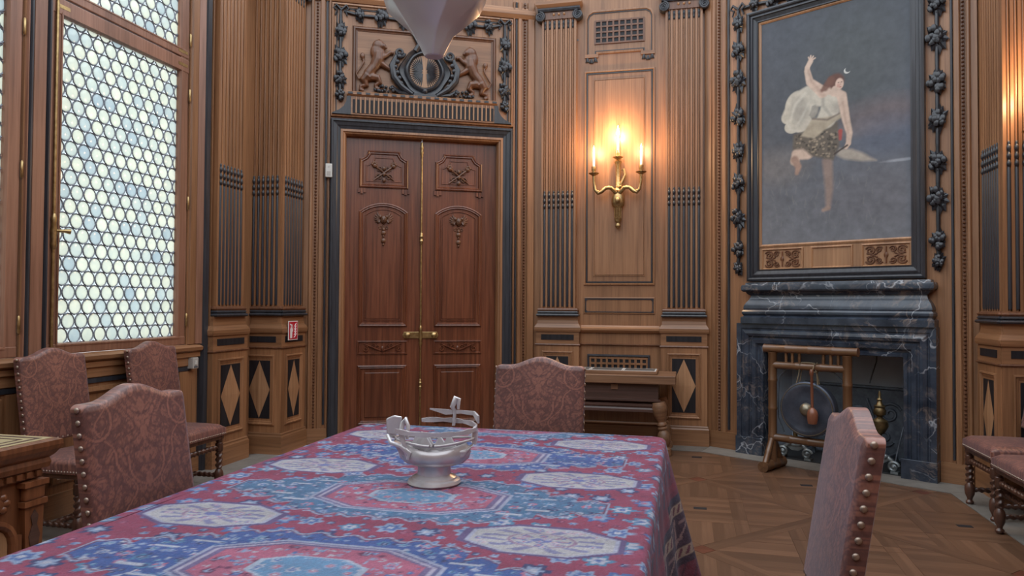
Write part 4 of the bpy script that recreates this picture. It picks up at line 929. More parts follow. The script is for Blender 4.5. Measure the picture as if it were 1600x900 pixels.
# ================================================================== leather chairs
def twist(mb, z0, z1, r, turns, M=None, n=12, steps=30):
    vs = []; fs = []
    for j in range(steps + 1):
        t = j / steps; ph = turns * math.pi * 2 * t; env = min(1, 6 * min(t, 1 - t) + .55)
        for k in range(n):
            a = 2 * math.pi * k / n; rr = r * env * (1 + .26 * math.cos(2 * (a - ph))); vs.append((rr * math.cos(a), rr * math.sin(a), z0 + (z1 - z0) * t))
    for j in range(steps): fs += [(j * n + k, j * n + (k + 1) % n, (j + 1) * n + (k + 1) % n, (j + 1) * n + k) for k in range(n)]
    fs += [tuple(range(n - 1, -1, -1)), tuple(range(steps * n, (steps + 1) * n))]
    return mb.add(vs, fs, M)
def leather_color(u, v, scale=1.0):
    """embossed strapwork-and-foliage pattern, mirrored about u = 0"""
    a = np.abs(u); n = len(u)
    w1 = a + .018 * np.sin(26 * v + 1.2); w2 = v + .022 * np.sin(31 * a + .4)
    leaf = np.sin(62 * w1 + 2.6 * np.sin(33 * w2)) * np.sin(52 * w2 + 2.8 * np.sin(37 * w1 + .6))
    leaf2 = np.sin(128 * w1 + 3 * np.sin(71 * w2)) * np.sin(118 * w2 + 3 * np.sin(83 * w1 + 1.3))
    val = .52 + .26 * np.tanh(9 * leaf) + .08 * np.tanh(6.0 * leaf2)
    val = np.where(np.abs(leaf) < .13, .10, val); val = np.where((np.abs(leaf2) < .16) & (leaf > .25), .22, val); val = np.where((leaf < -.5) & (leaf2 > .35), .75, val)
    vv = (v % .44) / .44
    og = np.abs(a - (.135 + .075 * np.sin(vv * 2 * np.pi) ** 3)); arch = np.abs(np.hypot(a - .20, (vv - .30) * .44) - .062); arch2 = np.abs(np.hypot(a, (vv - .95) * .44) - .085)
    stem = np.abs(a) + .012 * np.sin(vv * 30)
    for f in (og, arch, arch2): val = np.where(f < .0045, .95, np.where(f < .0085, .12, val))
    val = np.where(stem < .006, .8, val); val = np.clip(val, 0, 1)[:, None]
    mott = (.88 + .2 * np.sin(u * 6 + 1) * np.sin(v * 5 + 2))[:, None]
    return (np.array((.105, .045, .042)) * (1 - val) + np.array((.31, .130, .092)) * val) * mott
BW, BT, BZ0, BZ1 = .247, .042, .555, 1.068
def back_top(u): a = abs(u) / BW; return BZ1 + (.046 * .5 * (1 + math.cos(math.pi * min(1, a / .72))) if a < .72 else 0) - .012 * max(0, (a - .9) / .1) ** 2
def lean(z): return .165 + (z - .55) * .155
def backrest_mesh():
    nu, nv = 104, 124; V = []; front = []; UV = []
    for side in (0, 1):
        for j in range(nv + 1):
            for i in range(nu + 1):
                u = -BW + 2 * BW * i / nu; z = BZ0 + (back_top(u) - BZ0) * j / nv
                e = min(1, min(i, nu - i) / 5.0) * min(1, min(j, nv - j) / 5.0)
                puff = (.010 + .008 * math.sin(math.pi * i / nu) * math.sin(math.pi * j / nv)) * math.sqrt(e)
                V.append((u * (1 - .012 * (1 - e)), lean(z) - puff if side == 0 else lean(z) + BT + puff * .5, z)); UV.append((u, z))
    W = nu + 1; N = W * (nv + 1); Fc = []
    for s_ in (0, 1):
        for j in range(nv):
            for i in range(nu):
                q = (s_ * N + j * W + i, s_ * N + j * W + i + 1, s_ * N + (j + 1) * W + i + 1, s_ * N + (j + 1) * W + i); Fc.append(q if s_ == 0 else q[::-1])
    loop = [i for i in range(nu + 1)] + [j * W + nu for j in range(1, nv + 1)] + [nv * W + i for i in range(nu - 1, -1, -1)] + [j * W for j in range(nv - 1, 0, -1)]
    for k in range(len(loop)):
        a, b = loop[k], loop[(k + 1) % len(loop)]; Fc.append((a, a + N, b + N, b))
    me = bpy.data.meshes.new('backrest'); me.from_pydata(V, [], Fc); me.materials.append(MATS['embossed_leather'])
    me.polygons.foreach_set('use_smooth', [True] * len(me.polygons)); me.set_sharp_from_angle(angle=R(50))
    q = np.array(UV); color_mesh(me, leather_color(q[:, 0], q[:, 1])); me.update(); return me
def seat_mesh():
    nu, nv = 70, 60; x0, x1, y0, y1 = -.255, .255, -.205, .225; V = []; UV = []
    for j in range(nv + 1):
        for i in range(nu + 1):
            u = x0 + (x1 - x0) * i / nu; v = y0 + (y1 - y0) * j / nv; e = min(1, min(i, nu - i) / 6.0) * min(1, min(j, nv - j) / 6.0)
            V.append((u, v, .458 + .030 * math.sqrt(e) + .012 * math.sin(math.pi * i / nu) * math.sin(math.pi * j / nv))); UV.append((u, v))
    W = nu + 1; N = W * (nv + 1); Fc = [(j * W + i, j * W + i + 1, (j + 1) * W + i + 1, (j + 1) * W + i) for j in range(nv) for i in range(nu)]
    loop = [i for i in range(nu + 1)] + [j * W + nu for j in range(1, nv + 1)] + [nv * W + i for i in range(nu - 1, -1, -1)] + [j * W for j in range(nv - 1, 0, -1)]
    L = len(V)
    for k in loop: V.append((V[k][0], V[k][1], .405)); UV.append((UV[k][0] + .01, UV[k][1] + .05))
    for k in range(len(loop)): Fc.append((loop[k], L + k, L + (k + 1) % len(loop), loop[(k + 1) % len(loop)]))
    Fc.append(tuple(range(L, L + len(loop))))
    me = bpy.data.meshes.new('seat'); me.from_pydata(V, [], Fc); me.materials.append(MATS['embossed_leather'])
    me.polygons.foreach_set('use_smooth', [True] * len(me.polygons)); me.set_sharp_from_angle(angle=R(50))
    q = np.array(UV); color_mesh(me, leather_color(q[:, 0], q[:, 1] + .3)); me.update(); return me
def make_chair(label, group=None):
    t = thing('leather_chair', label, 'chair', group=group)
    obj('seat', seat_mesh(), t); obj('backrest', backrest_mesh(), t)
    nb = MB()
    for s_ in (-1, 1):
        for k in range(13):
            z = BZ0 + .015 + k * (BZ1 - BZ0 - .03) / 12
            nb.ball((s_ * (BW + .0005), lean(z) + .014, z), (.005, .0095, .0095), 8, 5)
    for k in range(13): nb.ball((-BW + .02 + k * (2 * BW - .04) / 12, lean(BZ0) - .004, BZ0 + .012), (.008, .005, .008), 7, 5)
    nb.build('back_nail_trim', 'nail_brass', t, smooth=60)['kind'] = 'stuff'
    ns = MB()
    for k in range(25): ns.ball((-.244 + k * .488 / 24, -.2065, .418), (.007, .004, .007), 7, 4)
    for s_ in (-1, 1):
        for k in range(20): ns.ball((s_ * .256, -.19 + k * .395 / 19, .418), (.004, .007, .007), 7, 4)
    ns.build('seat_nail_trim', 'nail_brass', t, smooth=60)['kind'] = 'stuff'
    bx('seat_rail', 'turned_wood', t, -.245, .245, -.195, .215, .375, .407, .004)
    fl_ = MB(); fl_.lathe([(.010, 0), (.024, .006), (.027, .02), (.016, .034), (.018, .045), (.031, .075), (.034, .105), (.030, .135), (.018, .155)], 12)
    twist(fl_, .15, .285, .0225, 1.6); fl_.lathe([(.02, .28), (.028, .288), (.028, .345), (.02, .352), (.026, .36), (.026, .41)], 8)
    fme = mesh_from(fl_.v, fl_.f, 'leg', 'turned_wood', 45)
    for s_ in (-1, 1): obj('leg', fme, t, T(s_ * .218, -.172, 0))
    for s_ in (-1, 1):
        b = MB(); b.box(-.022, .022, -.022, .022, 0, .41); b.add([(-.02, -.02, .40), (.02, -.02, .40), (.02, .02, .40), (-.02, .02, .40), (-.02, .0, .60), (.02, .0, .60), (.02, .035, .60), (-.02, .035, .60)], [(0, 1, 5, 4), (1, 2, 6, 5), (2, 3, 7, 6), (3, 0, 4, 7), (4, 5, 6, 7)])
        b.build('leg', 'turned_wood', t, T(s_ * .218, .19, 0), bevel=.004)
    sb = MB(); twist(sb, -.20, .20, .017, 4.5, T(0, -.172, .315) @ RY(90), steps=60); sb.build('stretcher', 'turned_wood', t, smooth=45)
    for s_ in (-1, 1):
        sb = MB(); twist(sb, -.165, .165, .016, 4, T(s_ * .218, .01, .105) @ RX(90), steps=50); sb.build('stretcher', 'turned_wood', t, smooth=45)
    sb = MB(); twist(sb, -.205, .205, .016, 4.5, T(0, .01, .105) @ RY(90), steps=60); sb.build('stretcher', 'turned_wood', t, smooth=45)
    return t
chair0 = make_chair('red leather chair with its back to the window, beside the carved chest')
CH = [((-3.60, 3.81), 90, None, None),
      ((-3.60, 4.69), 90, 'red leather chair with its back to the window, next to the lozenge panels', None),
      ((-1.64, 2.22), 90, 'embossed leather chair pushed under the rug on the window side', None),
      ((-.78, 3.70), 0, 'embossed leather chair at the table end facing away from the double door', None),
      ((.20, 2.26), -90, 'studded leather chair pulled out on the fireplace side of the table', None),
      ((2.13, 5.655), -90, 'leather chair with twisted legs beside the fireplace jamb', None),
      ((2.06, 4.95), -90, 'leather chair with twisted legs, one place farther from the fireplace', None)]
for k, ((x, y), rz, lab, grp) in enumerate(CH):
    c = chair0 if k == 0 else copy_tree(chair0)
    c.matrix_world = T(x, y, 0) @ RZ(rz)
    if lab: c['label'] = lab
    c['group'] = 'embossed leather dining chairs'

# ================================================================== painting
def painting():
    t = thing('framed_painting', 'tall oil painting of a draped huntress in a black frame over the mantel', 'painting'); t.matrix_world = W_BR @ T(0, 0, 0)
    frame('frame', 'ebony', t, .086, 1.634, 1.636, 4.222, [(0, -.001), (0, -.05), (.018, -.06), (.03, -.056), (.036, -.042), (.046, -.046), (.06, -.05), (.066, -.036), (.095, -.026), (.108, -.03), (.112, -.012), (.112, -.001)])
    frame('gilt_fillet', 'oak_light', t, .196, 1.552, 1.955, 4.114, [(0, -.002), (0, -.018), (.014, -.022), (.026, -.012), (.028, -.002)])
    bx('rail_panel', 'oak_light', t, .196, 1.552, -.012, -.001, 1.722, 1.957)
    x0, x1, z0, z1 = .222, 1.526, 1.979, 4.09; nx, nz = 300, 480
    xs = np.linspace(x0, x1, nx); zs = np.linspace(z0, z1, nz); X, Z = np.meshgrid(xs, zs); X = X.ravel(); Z = Z.ravel()
    v = (Z - z0) / (z1 - z0); C = np.empty((len(X), 3))
    top, mid, low = np.array((.052, .060, .078)), np.array((.092, .104, .132)), np.array((.17, .18, .205))
    C[:] = np.where((v > .5)[:, None], mid + (top - mid) * ((v - .5) * 2).clip(0, 1)[:, None], low + (mid - low) * (v * 2).clip(0, 1)[:, None])
    nz_ = .5 * np.sin(X * 9 + 3 * np.sin(Z * 5)) * np.sin(Z * 7 + 2 * np.sin(X * 6)) + .3 * np.sin(X * 23 + 4 * Z) * np.sin(Z * 19 - 5 * X)
    C *= (1 + .14 * nz_)[:, None]
    def soft(d, e): return np.clip(.5 - d / e, 0, 1)
    def lay(al, col): C[:] = C * (1 - al[:, None]) + np.array(col) * al[:, None]
    def ell(cx_, cz_, rx, rz, e=.3): return soft(np.hypot((X - cx_) / rx, (Z - cz_) / rz) - 1, e)
    def cap(pts, rs, e=.012):
        best = np.full(len(X), 9.)
        for (a, b, ra, rb) in zip(pts[:-1], pts[1:], rs[:-1], rs[1:]):
            dx, dz = b[0] - a[0], b[1] - a[1]; tt = np.clip(((X - a[0]) * dx + (Z - a[1]) * dz) / (dx * dx + dz * dz + 1e-9), 0, 1)
            best = np.minimum(best, np.hypot(X - a[0] - tt * dx, Z - a[1] - tt * dz) - (ra + (rb - ra) * tt))
        return soft(best, e)
    def poly(pts, e=.02):
        inside = np.zeros(len(X), bool); dmin = np.full(len(X), 9.)
        for k in range(len(pts)):
            (ax, az), (bx_, bz) = pts[k - 1], pts[k]
            cond = ((az > Z) != (bz > Z)) & (X < (bx_ - ax) * (Z - az) / (bz - az + 1e-12) + ax); inside ^= cond
            dx, dz = bx_ - ax, bz - az; tt = np.clip(((X - ax) * dx + (Z - az) * dz) / (dx * dx + dz * dz + 1e-9), 0, 1); dmin = np.minimum(dmin, np.hypot(X - ax - tt * dx, Z - az - tt * dz))
        return soft(np.where(inside, -dmin, dmin), e)
    # sky, dark foliage, cloud, sea, meadow
    lay(.55 * ell(1.05, 3.5, .42, .50, 1.2), (.065, .075, .072)); lay(.55 * ell(.45, 3.2, .35, .6, 1.0), (.058, .066, .08))
    lay(.55 * ell(1.32, 3.05, .34, .13, 1.0), (.17, .125, .13)); lay(.5 * ell(1.15, 2.93, .3, .06, .9), (.21, .17, .17)); lay(.6 * ell(1.34, 2.85, .28, .16, .9), (.095, .115, .17))
    lay(.5 * ell(1.46, 2.63, .14, .012, .9), (.42, .46, .52)); lay(.4 * ell(.42, 2.70, .24, .16, 1.0), (.24, .22, .21)); lay(.4 * ell(1.2, 2.35, .42, .22, 1.0), (.15, .145, .165))
    for k in range(60):
        r_ = random.Random(k); gx, gz = r_.uniform(.3, 1.25), r_.uniform(2.08, 2.6); lay(.3 * cap([(gx, gz), (gx + r_.uniform(-.03, .03), gz + r_.uniform(.03, .08))], [.004, .001], .01), (.26, .27, .25))
    skin, shade = (.56, .43, .35), (.36, .24, .19); cream, creamd = (.50, .47, .40), (.30, .285, .25)
    lay(.95 * poly([(.942, 2.80), (1.05, 2.775), (1.14, 2.73), (1.25, 2.65), (1.13, 2.66), (.98, 2.70), (.92, 2.74)], .03), (.38, .34, .29))
    lay(cap([(.838, 2.70), (.852, 2.44), (.842, 2.28)], [.045, .034, .02], .03), (.27, .205, .18)); lay(cap([(.842, 2.28), (.80, 2.262)], [.02, .014], .02), (.33, .24, .20))
    lay(cap([(.66, 2.80), (.565, 2.80), (.54, 2.74)], [.06, .052, .04], .02), skin); lay(cap([(.54, 2.75), (.575, 2.68), (.56, 2.625)], [.035, .028, .018], .02), shade)
    dr = np.maximum.reduce([ell(.575, 3.235, .125, .150, .10), ell(.665, 3.30, .13, .085, .12), ell(.50, 3.15, .085, .065, .12), ell(.52, 3.06, .075, .062, .12), ell(.60, 3.08, .10, .085, .12), cap([(.55, 3.34), (.66, 3.375), (.78, 3.325)], [.03, .035, .03], .02), cap([(.43, 3.17), (.50, 3.28), (.56, 3.35)], [.012, .03, .03], .02)])
    lay(ell(.70, 3.20, .06, .10, .4), creamd); lay(dr, cream)
    lay(.75 * ell(.585, 3.20, .085, .125, .5), creamd); lay(.6 * cap([(.50, 3.12), (.545, 3.26), (.64, 3.345)], [.010, .014, .012], .02), (.58, .56, .49)); lay(.6 * cap([(.56, 3.06), (.62, 3.15), (.69, 3.28)], [.010, .012, .010], .02), (.52, .50, .44)); lay(.5 * cap([(.47, 3.12), (.50, 3.04), (.57, 3.01)], [.012, .012, .01], .02), (.58, .56, .50))
    lay(poly([(.53, 2.985), (.66, 3.0), (.93, 3.04), (.945, 2.83), (.89, 2.70), (.78, 2.735), (.70, 2.76), (.62, 2.84), (.52, 2.845)], .025), (.125, .105, .085))
    for k in range(150):
        r_ = random.Random(k + 900); gx, gz = r_.uniform(.53, .93), r_.uniform(2.72, 2.99)
        msk = poly([(.55, 2.97), (.66, 2.99), (.92, 3.02), (.93, 2.84), (.88, 2.72), (.70, 2.78), (.63, 2.85), (.54, 2.86)], .02) if k == 0 else msk
        lay(.7 * msk * ell(gx, gz, r_.uniform(.008, .014), r_.uniform(.006, .012), .6), (.33, .27, .20) if k % 2 else (.04, .035, .03))
    lay(cap([(.79, 3.27), (.87, 3.27), (.86, 3.15), (.83, 3.08)], [.07, .075, .085, .085], .02), cream)          # draped torso
    lay(.6 * cap([(.80, 3.31), (.80, 3.20), (.87, 3.10)], [.012, .014, .012], .015), creamd); lay(.5 * ell(.93, 3.16, .045, .06, .8), (.30, .27, .24))
    lay(cap([(.83, 3.33), (.90, 3.325), (.955, 3.27)], [.035, .04, .035], .015), skin)
    lay(poly([(.60, 2.96), (.70, 3.10), (.92, 3.095), (.97, 3.13), (1.02, 3.14), (.99, 3.08), (.90, 3.04), (.72, 2.92)], .02), (.38, .33, .25)); lay(.8 * cap([(.71, 3.10), (.84, 3.07), (.98, 3.12)], [.008, .009, .008], .012), (.16, .13, .11))
    lay(cap([(.66, 3.58), (.658, 3.55), (.683, 3.443), (.80, 3.325)], [.022, .026, .034, .05], .012), skin); lay(.5 * cap([(.668, 3.56), (.70, 3.44), (.80, 3.30)], [.006, .012, .02], .02), shade)
    lay(cap([(.66, 3.58), (.689, 3.63)], [.022, .024], .012), skin)
    for p in ((.671, 3.672), (.692, 3.682), (.715, 3.672), (.732, 3.652)): lay(cap([(.688, 3.635), p], [.009, .006], .008), skin)
    lay(cap([(.965, 3.26), (1.0, 3.05), (1.03, 2.92), (1.02, 2.83)], [.042, .034, .026, .02], .014), skin); lay(.5 * cap([(.975, 3.2), (.995, 3.04), (1.02, 2.92)], [.01, .01, .006], .02), shade)
    lay(cap([(1.02, 2.83), (1.0, 2.80)], [.022, .018], .01), skin); lay(cap([(1.01, 2.815), (.90, 2.755)], [.008, .008], .01), (.06, .045, .04))
    lay(cap([(.952, 2.95), (.951, 2.88)], [.018, .012], .015), (.35, .07, .06))
    lay(ell(.915, 3.40, .072, .07, .35), (.12, .05, .036)); lay(.9 * cap([(.87, 3.42), (.82, 3.36), (.795, 3.345)], [.035, .03, .018], .02), (.15, .065, .045))
    lay(cap([(.905, 3.335), (.895, 3.30)], [.026, .03], .012), skin); lay(ell(.946, 3.372, .036, .05, .25), (.60, .44, .36)); lay(.6 * ell(.936, 3.36, .014, .016, .8), (.50, .23, .19))
    for p in ((.938, 3.385), (.964, 3.385)): lay(.8 * ell(p[0], p[1], .008, .005, .8), (.09, .05, .045))
    lay(.8 * ell(.953, 3.343, .010, .005, .7), (.36, .10, .09)); lay(.5 * cap([(.953, 3.382), (.957, 3.362)], [.003, .004], .006), shade)
    lay(ell(1.012, 3.475, .028, .026, .2) * (1 - ell(1.022, 3.484, .026, .024, .2)), (.62, .63, .60))
    idx = np.arange(nx * nz).reshape(nz, nx); Fq = np.stack([idx[:-1, :-1].ravel(), idx[:-1, 1:].ravel(), idx[1:, 1:].ravel(), idx[1:, :-1].ravel()], 1)
    me = bpy.data.meshes.new('canvas'); me.from_pydata(np.stack([X, np.full_like(X, -.008), Z], 1).tolist(), [], Fq.tolist()); me.materials.append(MATS['oil_paint']); color_mesh(me, C); me.update(); obj('canvas', me, t)
    bx('stretcher', 'oak_light', t, x0 - .01, x1 + .01, -.006, -.001, z0 - .01, z1 + .01)
    # three panels below the canvas
    for xa, xb in ((.222, .622), (.688, 1.056), (1.126, 1.526)): frame('panel_moulding', 'oak_light', t, xa, xb, 1.738, 1.942, [(0, -.012), (.003, -.022), (.012, -.024), (.02, -.014), (.022, -.011)])
    c = MB(); y = -.016
    for sx in (-1, 1):
        for sz in (-1, 1):
            c.tube(spiral(sx * .125, sz * .042, .042, 1.7, sx, sz, .4, y, 30, .12), .0075, 6); c.tube(spiral(sx * .055, sz * .05, .03, 1.6, -sx, sz, .4, y, 26, .12), .0065, 6)
            c.tube([(sx * .155, y, sz * .02), (sx * .10, y, sz * .002), (sx * .065, y, sz * .02)], .007, 6)
    c.ball((0, y, 0), (.018, .008, .03), 8, 6); c.tube([(0, y, -.075), (0, y, .075)], .008, 6)
    me = mesh_from(c.v, c.f, 'scroll_carving', 'walnut_carved', 50)
    for xc in (.422, 1.326): obj('scroll_carving', me, t, T(xc, 0, 1.84) @ S(1.0, 1, .92))
    return t
painting()
# ================================================================== sconces
def sconce(M, label):
    t = thing('wall_sconce', label, 'wall lamp', group='gilt candle sconces'); t.matrix_world = M
    b = MB(); y = -.05
    b.lathe([(.004, 2.19), (.018, 2.20), (.024, 2.222), (.012, 2.245), (.022, 2.255), (.028, 2.27), (.026, 2.39), (.034, 2.405), (.05, 2.42), (.056, 2.47), (.05, 2.53), (.03, 2.56), (.045, 2.58), (.02, 2.61), (.018, 2.84), (.032, 2.88), (.014, 2.90)], 14, T(0, y, 0) @ S(1.25, .9, 1))
    b.tube([(0, 0, 2.50), (0, y, 2.50)], .035, 10)
    for k in range(5): b.tube([(-.03 + k * .015, y - .03, 2.29), (-.034 + k * .017, y - .034, 2.40)], .006, 5)
    b.ball((0, y - .045, 2.475), (.03, .022, .035), 9, 6)
    b.tube([(.012, y - .01, 2.6), (.05, y - .02, 2.68), (.075, y - .01, 2.74), (.055, y, 2.80), (.03, y, 2.79)], [.012, .018, .016, .014, .008], 7)
    b.tube([(-.01, y - .01, 2.62), (.035, y - .03, 2.62), (.06, y - .02, 2.59)], [.01, .016, .008], 7)
    b.build('stem', 'gilt_bronze', t, smooth=45)
    for sx, zoff in ((-1, 0), (1, .012)):
        a = MB(); a.tube([(sx * .02, y - .02, 2.56), (sx * .07, y - .05, 2.605), (sx * .12, y - .07, 2.60), (sx * .165, y - .08, 2.56), (sx * .195, y - .085, 2.545), (sx * .225, y - .085, 2.58), (sx * .238, y - .085, 2.66), (sx * .24, y - .085, 2.73)], [.024, .022, .020, .021, .019, .016, .015, .016], 9)
        a.ball((sx * .20, y - .085, 2.56), .02, 8, 6); a.ball((sx * .09, y - .06, 2.61), (.02, .016, .016), 8, 6); a.build('arm', 'gilt_bronze', t, smooth=60)
    for sx, z0, yy in ((-.24, 2.735, y - .085), (0, 2.905, y - .02), (.24, 2.735, y - .085)):
        MB().lathe([(.008, z0 - .02), (.02, z0 - .005), (.052, z0 + .012), (.055, z0 + .018), (.02, z0 + .014), (.017, z0 + .03), (.024, z0 + .05), (.022, z0 + .085), (.014, z0 + .088)], 14, T(sx, yy, 0)).build('drip_pan', 'gilt_bronze', t, smooth=45)
        zc = z0 + .085; h = .15 if sx else .135
        MB().lathe([(.0125, zc), (.0125, zc + h), (.004, zc + h + .004)], 12, T(sx, yy, 0)).build('candle', 'candle_wax', t, smooth=50)
        big = .95 if sx == 0 else .5
        MB().lathe([(.004, zc + h + .002), (.017 * big, zc + h + .03 * big), (.020 * big, zc + h + .05 * big), (.011 * big, zc + h + .09 * big), (.001, zc + h + .135 * big)], 10, T(sx, yy, 0)).build('flame', 'flame', t, smooth=60)
        ld = bpy.data.lights.new('candle_light', 'POINT'); ld.energy = (14 if sx == 0 else 10); ld.color = (1, .63, .33); ld.shadow_soft_size = .03
        lo = bpy.data.objects.new('candle_light', ld); COL.objects.link(lo); lo.parent = t; lo.matrix_local = T(sx, yy - .09, zc + h + .05)
    return t
sconce(W_B @ T(-.015, -.012, 0), 'gilt three-candle sconce on the tall panel above the side table')
sconce(T(2.575, 5.935, -.12), 'gilt three-candle sconce on the fluted pilaster beside the painting')

# ================================================================== small wall fittings
t = thing('door_sensor', 'small white plastic sensor box on the dark door frame', 'sensor'); t.matrix_world = W_BL @ T(-.922, -.05, 2.722)
bx('housing', 'white_plastic', t, -.033, .033, -.022, .012, -.068, .068, .006); bx('grille', 'grey_plastic', t, -.018, .018, -.025, -.02, -.05, -.01)
MB().lathe([(.006, 0), (.006, .004)], 8, T(0, -.022, .035) @ RX(90)).build('indicator', 'grey_plastic', t)
t = thing('extinguisher_sign', 'red and white fire extinguisher sign beside the corner pilaster', 'sign'); t.matrix_world = wall_frame(-3.627, 6.30, 0) @ T(0, 0, 1.144)
bx('border', 'sign_white', t, -.084, .084, -.003, .003, -.09, .09); bx('red_field', 'sign_red', t, -.075, .075, -.005, -.002, -.082, .082)
g = MB(); g.box(-.058, -.022, -.007, -.004, -.072, .012); g.prism([(-.058, .012), (-.022, .012), (-.032, .03), (-.048, .03)], -.007, -.004); g.box(-.045, -.035, -.007, -.004, .03, .05); g.prism([(-.062, .052), (-.02, .046), (-.02, .056), (-.062, .066)], -.007, -.004); g.tube([(-.028, -.006, .05), (-.014, -.006, .03), (-.014, -.006, -.01)], .004, 5)
g.build('extinguisher_symbol', 'sign_white', t)
f = MB()
for k in range(5): z0 = -.066 + k * .025; f.tube([(.004 + .004 * k, -.006, z0), (.024, -.006, z0 + .006), (.038, -.006, z0 + .026), (.058, -.006, z0 + .036)], [.002, .0045, .0045, .0015], 5)
f.build('flame_symbol', 'sign_white', t)
t = thing('wall_switch', 'small grey metal switch box on the dado below the window', 'switch'); t.matrix_world = W_L @ T(5.285, -.05, .905)
bx('housing', 'grey_plastic', t, -.035, .035, -.03, .03, -.045, .045, .004); bx('rocker', 'white_plastic', t, -.012, .012, -.036, -.028, -.012, .022); bx('label_plate', 'iron', t, -.022, .022, -.032, -.028, -.036, -.024)

# ================================================================== gong on its bamboo stand
G = T(.985, 6.545, 0) @ RZ(90 - 121.3)
gs = thing('gong_stand', 'bamboo frame stand holding the gong in front of the hearth', 'stand'); gs.matrix_world = G
def cane(name, p0, p1, r, nodes, ends=True, mat='bamboo'):
    p0, p1 = Vector(p0), Vector(p1); L = (p1 - p0).length; prof = []
    ks = sorted(set([0.0] + [i / nodes for i in range(1, nodes)] + [1.0]))
    for k in ks:
        z = k * L
        prof += [(r, max(0, z - .016)), (r * 1.10, max(0, z - .006)), (r * 1.10, min(L, z + .006)), (r, min(L, z + .016))]
    q = Vector((0, 0, 1)).rotation_difference((p1 - p0).normalized()).to_matrix().to_4x4()
    return MB().lathe(prof, 12).build(name, mat, gs, Matrix.Translation(p0) @ q, smooth=45)
cane('top_rail', (-.385, 0, 1.035), (.40, 0, 1.035), .034, 4); cane('middle_rail', (-.30, 0, .895), (.31, 0, .895), .031, 3); cane('bottom_rail', (-.30, 0, .275), (.31, 0, .275), .033, 4)
for sx in (-.31, .315):
    cane('post', (sx, 0, .04), (sx, 0, 1.005), .036, 4)
    cane('foot', (sx, -.185, .044), (sx, .185, .044), .042, 3)
    for sy in (-1, 1): cane('brace', (sx, sy * .15, .055), (sx, sy * .022, .26), .026, 2)
for x in (-.19, -.135, -.075, .125, .185, .245): cane('spindle', (x, 0, .915), (x, 0, 1.005), .0125, 2, mat='mallet_wood' if False else 'bamboo')
gg = thing('gong', 'dark round bronze gong with pale central boss', 'gong'); gg.matrix_world = G @ T(0, -.012, .545)
MB().lathe([(.20, .075), (.222, .07), (.232, .0), (.228, -.022), (.205, -.034), (.18, -.03), (.13, -.022), (.085, -.028), (.06, -.03), (.002, -.03)], 48, RX(90) @ S(1, 1, -1)).build('disc', 'gong_bronze', gg, smooth=40)
MB().lathe([(.056, .03), (.052, .047), (.040, .066), (.02, .077), (.002, .08)], 24, RX(90)).build('boss', 'gong_boss', gg, smooth=60)
MB().tube([(.214 * math.cos(2 * math.pi * k / 48), -.031, .214 * math.sin(2 * math.pi * k / 48)) for k in range(48)], .004, 6, closed=True).build('rim_bead', 'gong_boss', gg, smooth=60)
for sx in (-1, 1): MB().tube([(sx * .09, -.02, .20), (sx * .075, .0, .29), (sx * .06, -.014, .375), (sx * .055, .012, .385), (sx * .06, .03, .34), (sx * .085, .03, .20)], .005, 6).build('cord', 'rope', gg, smooth=60)
MB().tube([(-.055, .0, .382), (0, .002, .386), (.055, .0, .382)], .005, 6).build('cord', 'rope', gg)
ir = MB()
for sx in (-1, 1): ir.tube([(sx * .10, .04, .33), (sx * .20, .04, .315), (sx * .262, .04, .25), (sx * .272, .04, .1), (sx * .272, .04, -.1), (sx * .22, .04, -.22)], .006, 6)
ir.build('wire_hanger', 'iron', gg, smooth=60)
ml = thing('gong_mallet', 'wooden mallet hanging from the stand in front of the gong', 'mallet'); ml.matrix_world = G @ T(.075, -.102, .50)
MB().lathe([(.011, .07), (.012, .2), (.011, .33), (.016, .345), (.016, .375), (.008, .385)], 10, RY(-1)).build('handle', 'mallet_wood', ml, smooth=50)
MB().lathe([(.012, -.062), (.034, -.056), (.040, -.03), (.044, .02), (.036, .05), (.02, .066), (.012, .075)], 16).build('head', 'mallet_wood', ml, smooth=50)
MB().tube([(0, 0, .37), (-.012, .062, .41), (0, .10, .434), (.012, .137, .40), (.006, .10, .36), (0, .0, .36)], .004, 6).build('hanging_loop', 'rope', ml, smooth=60)

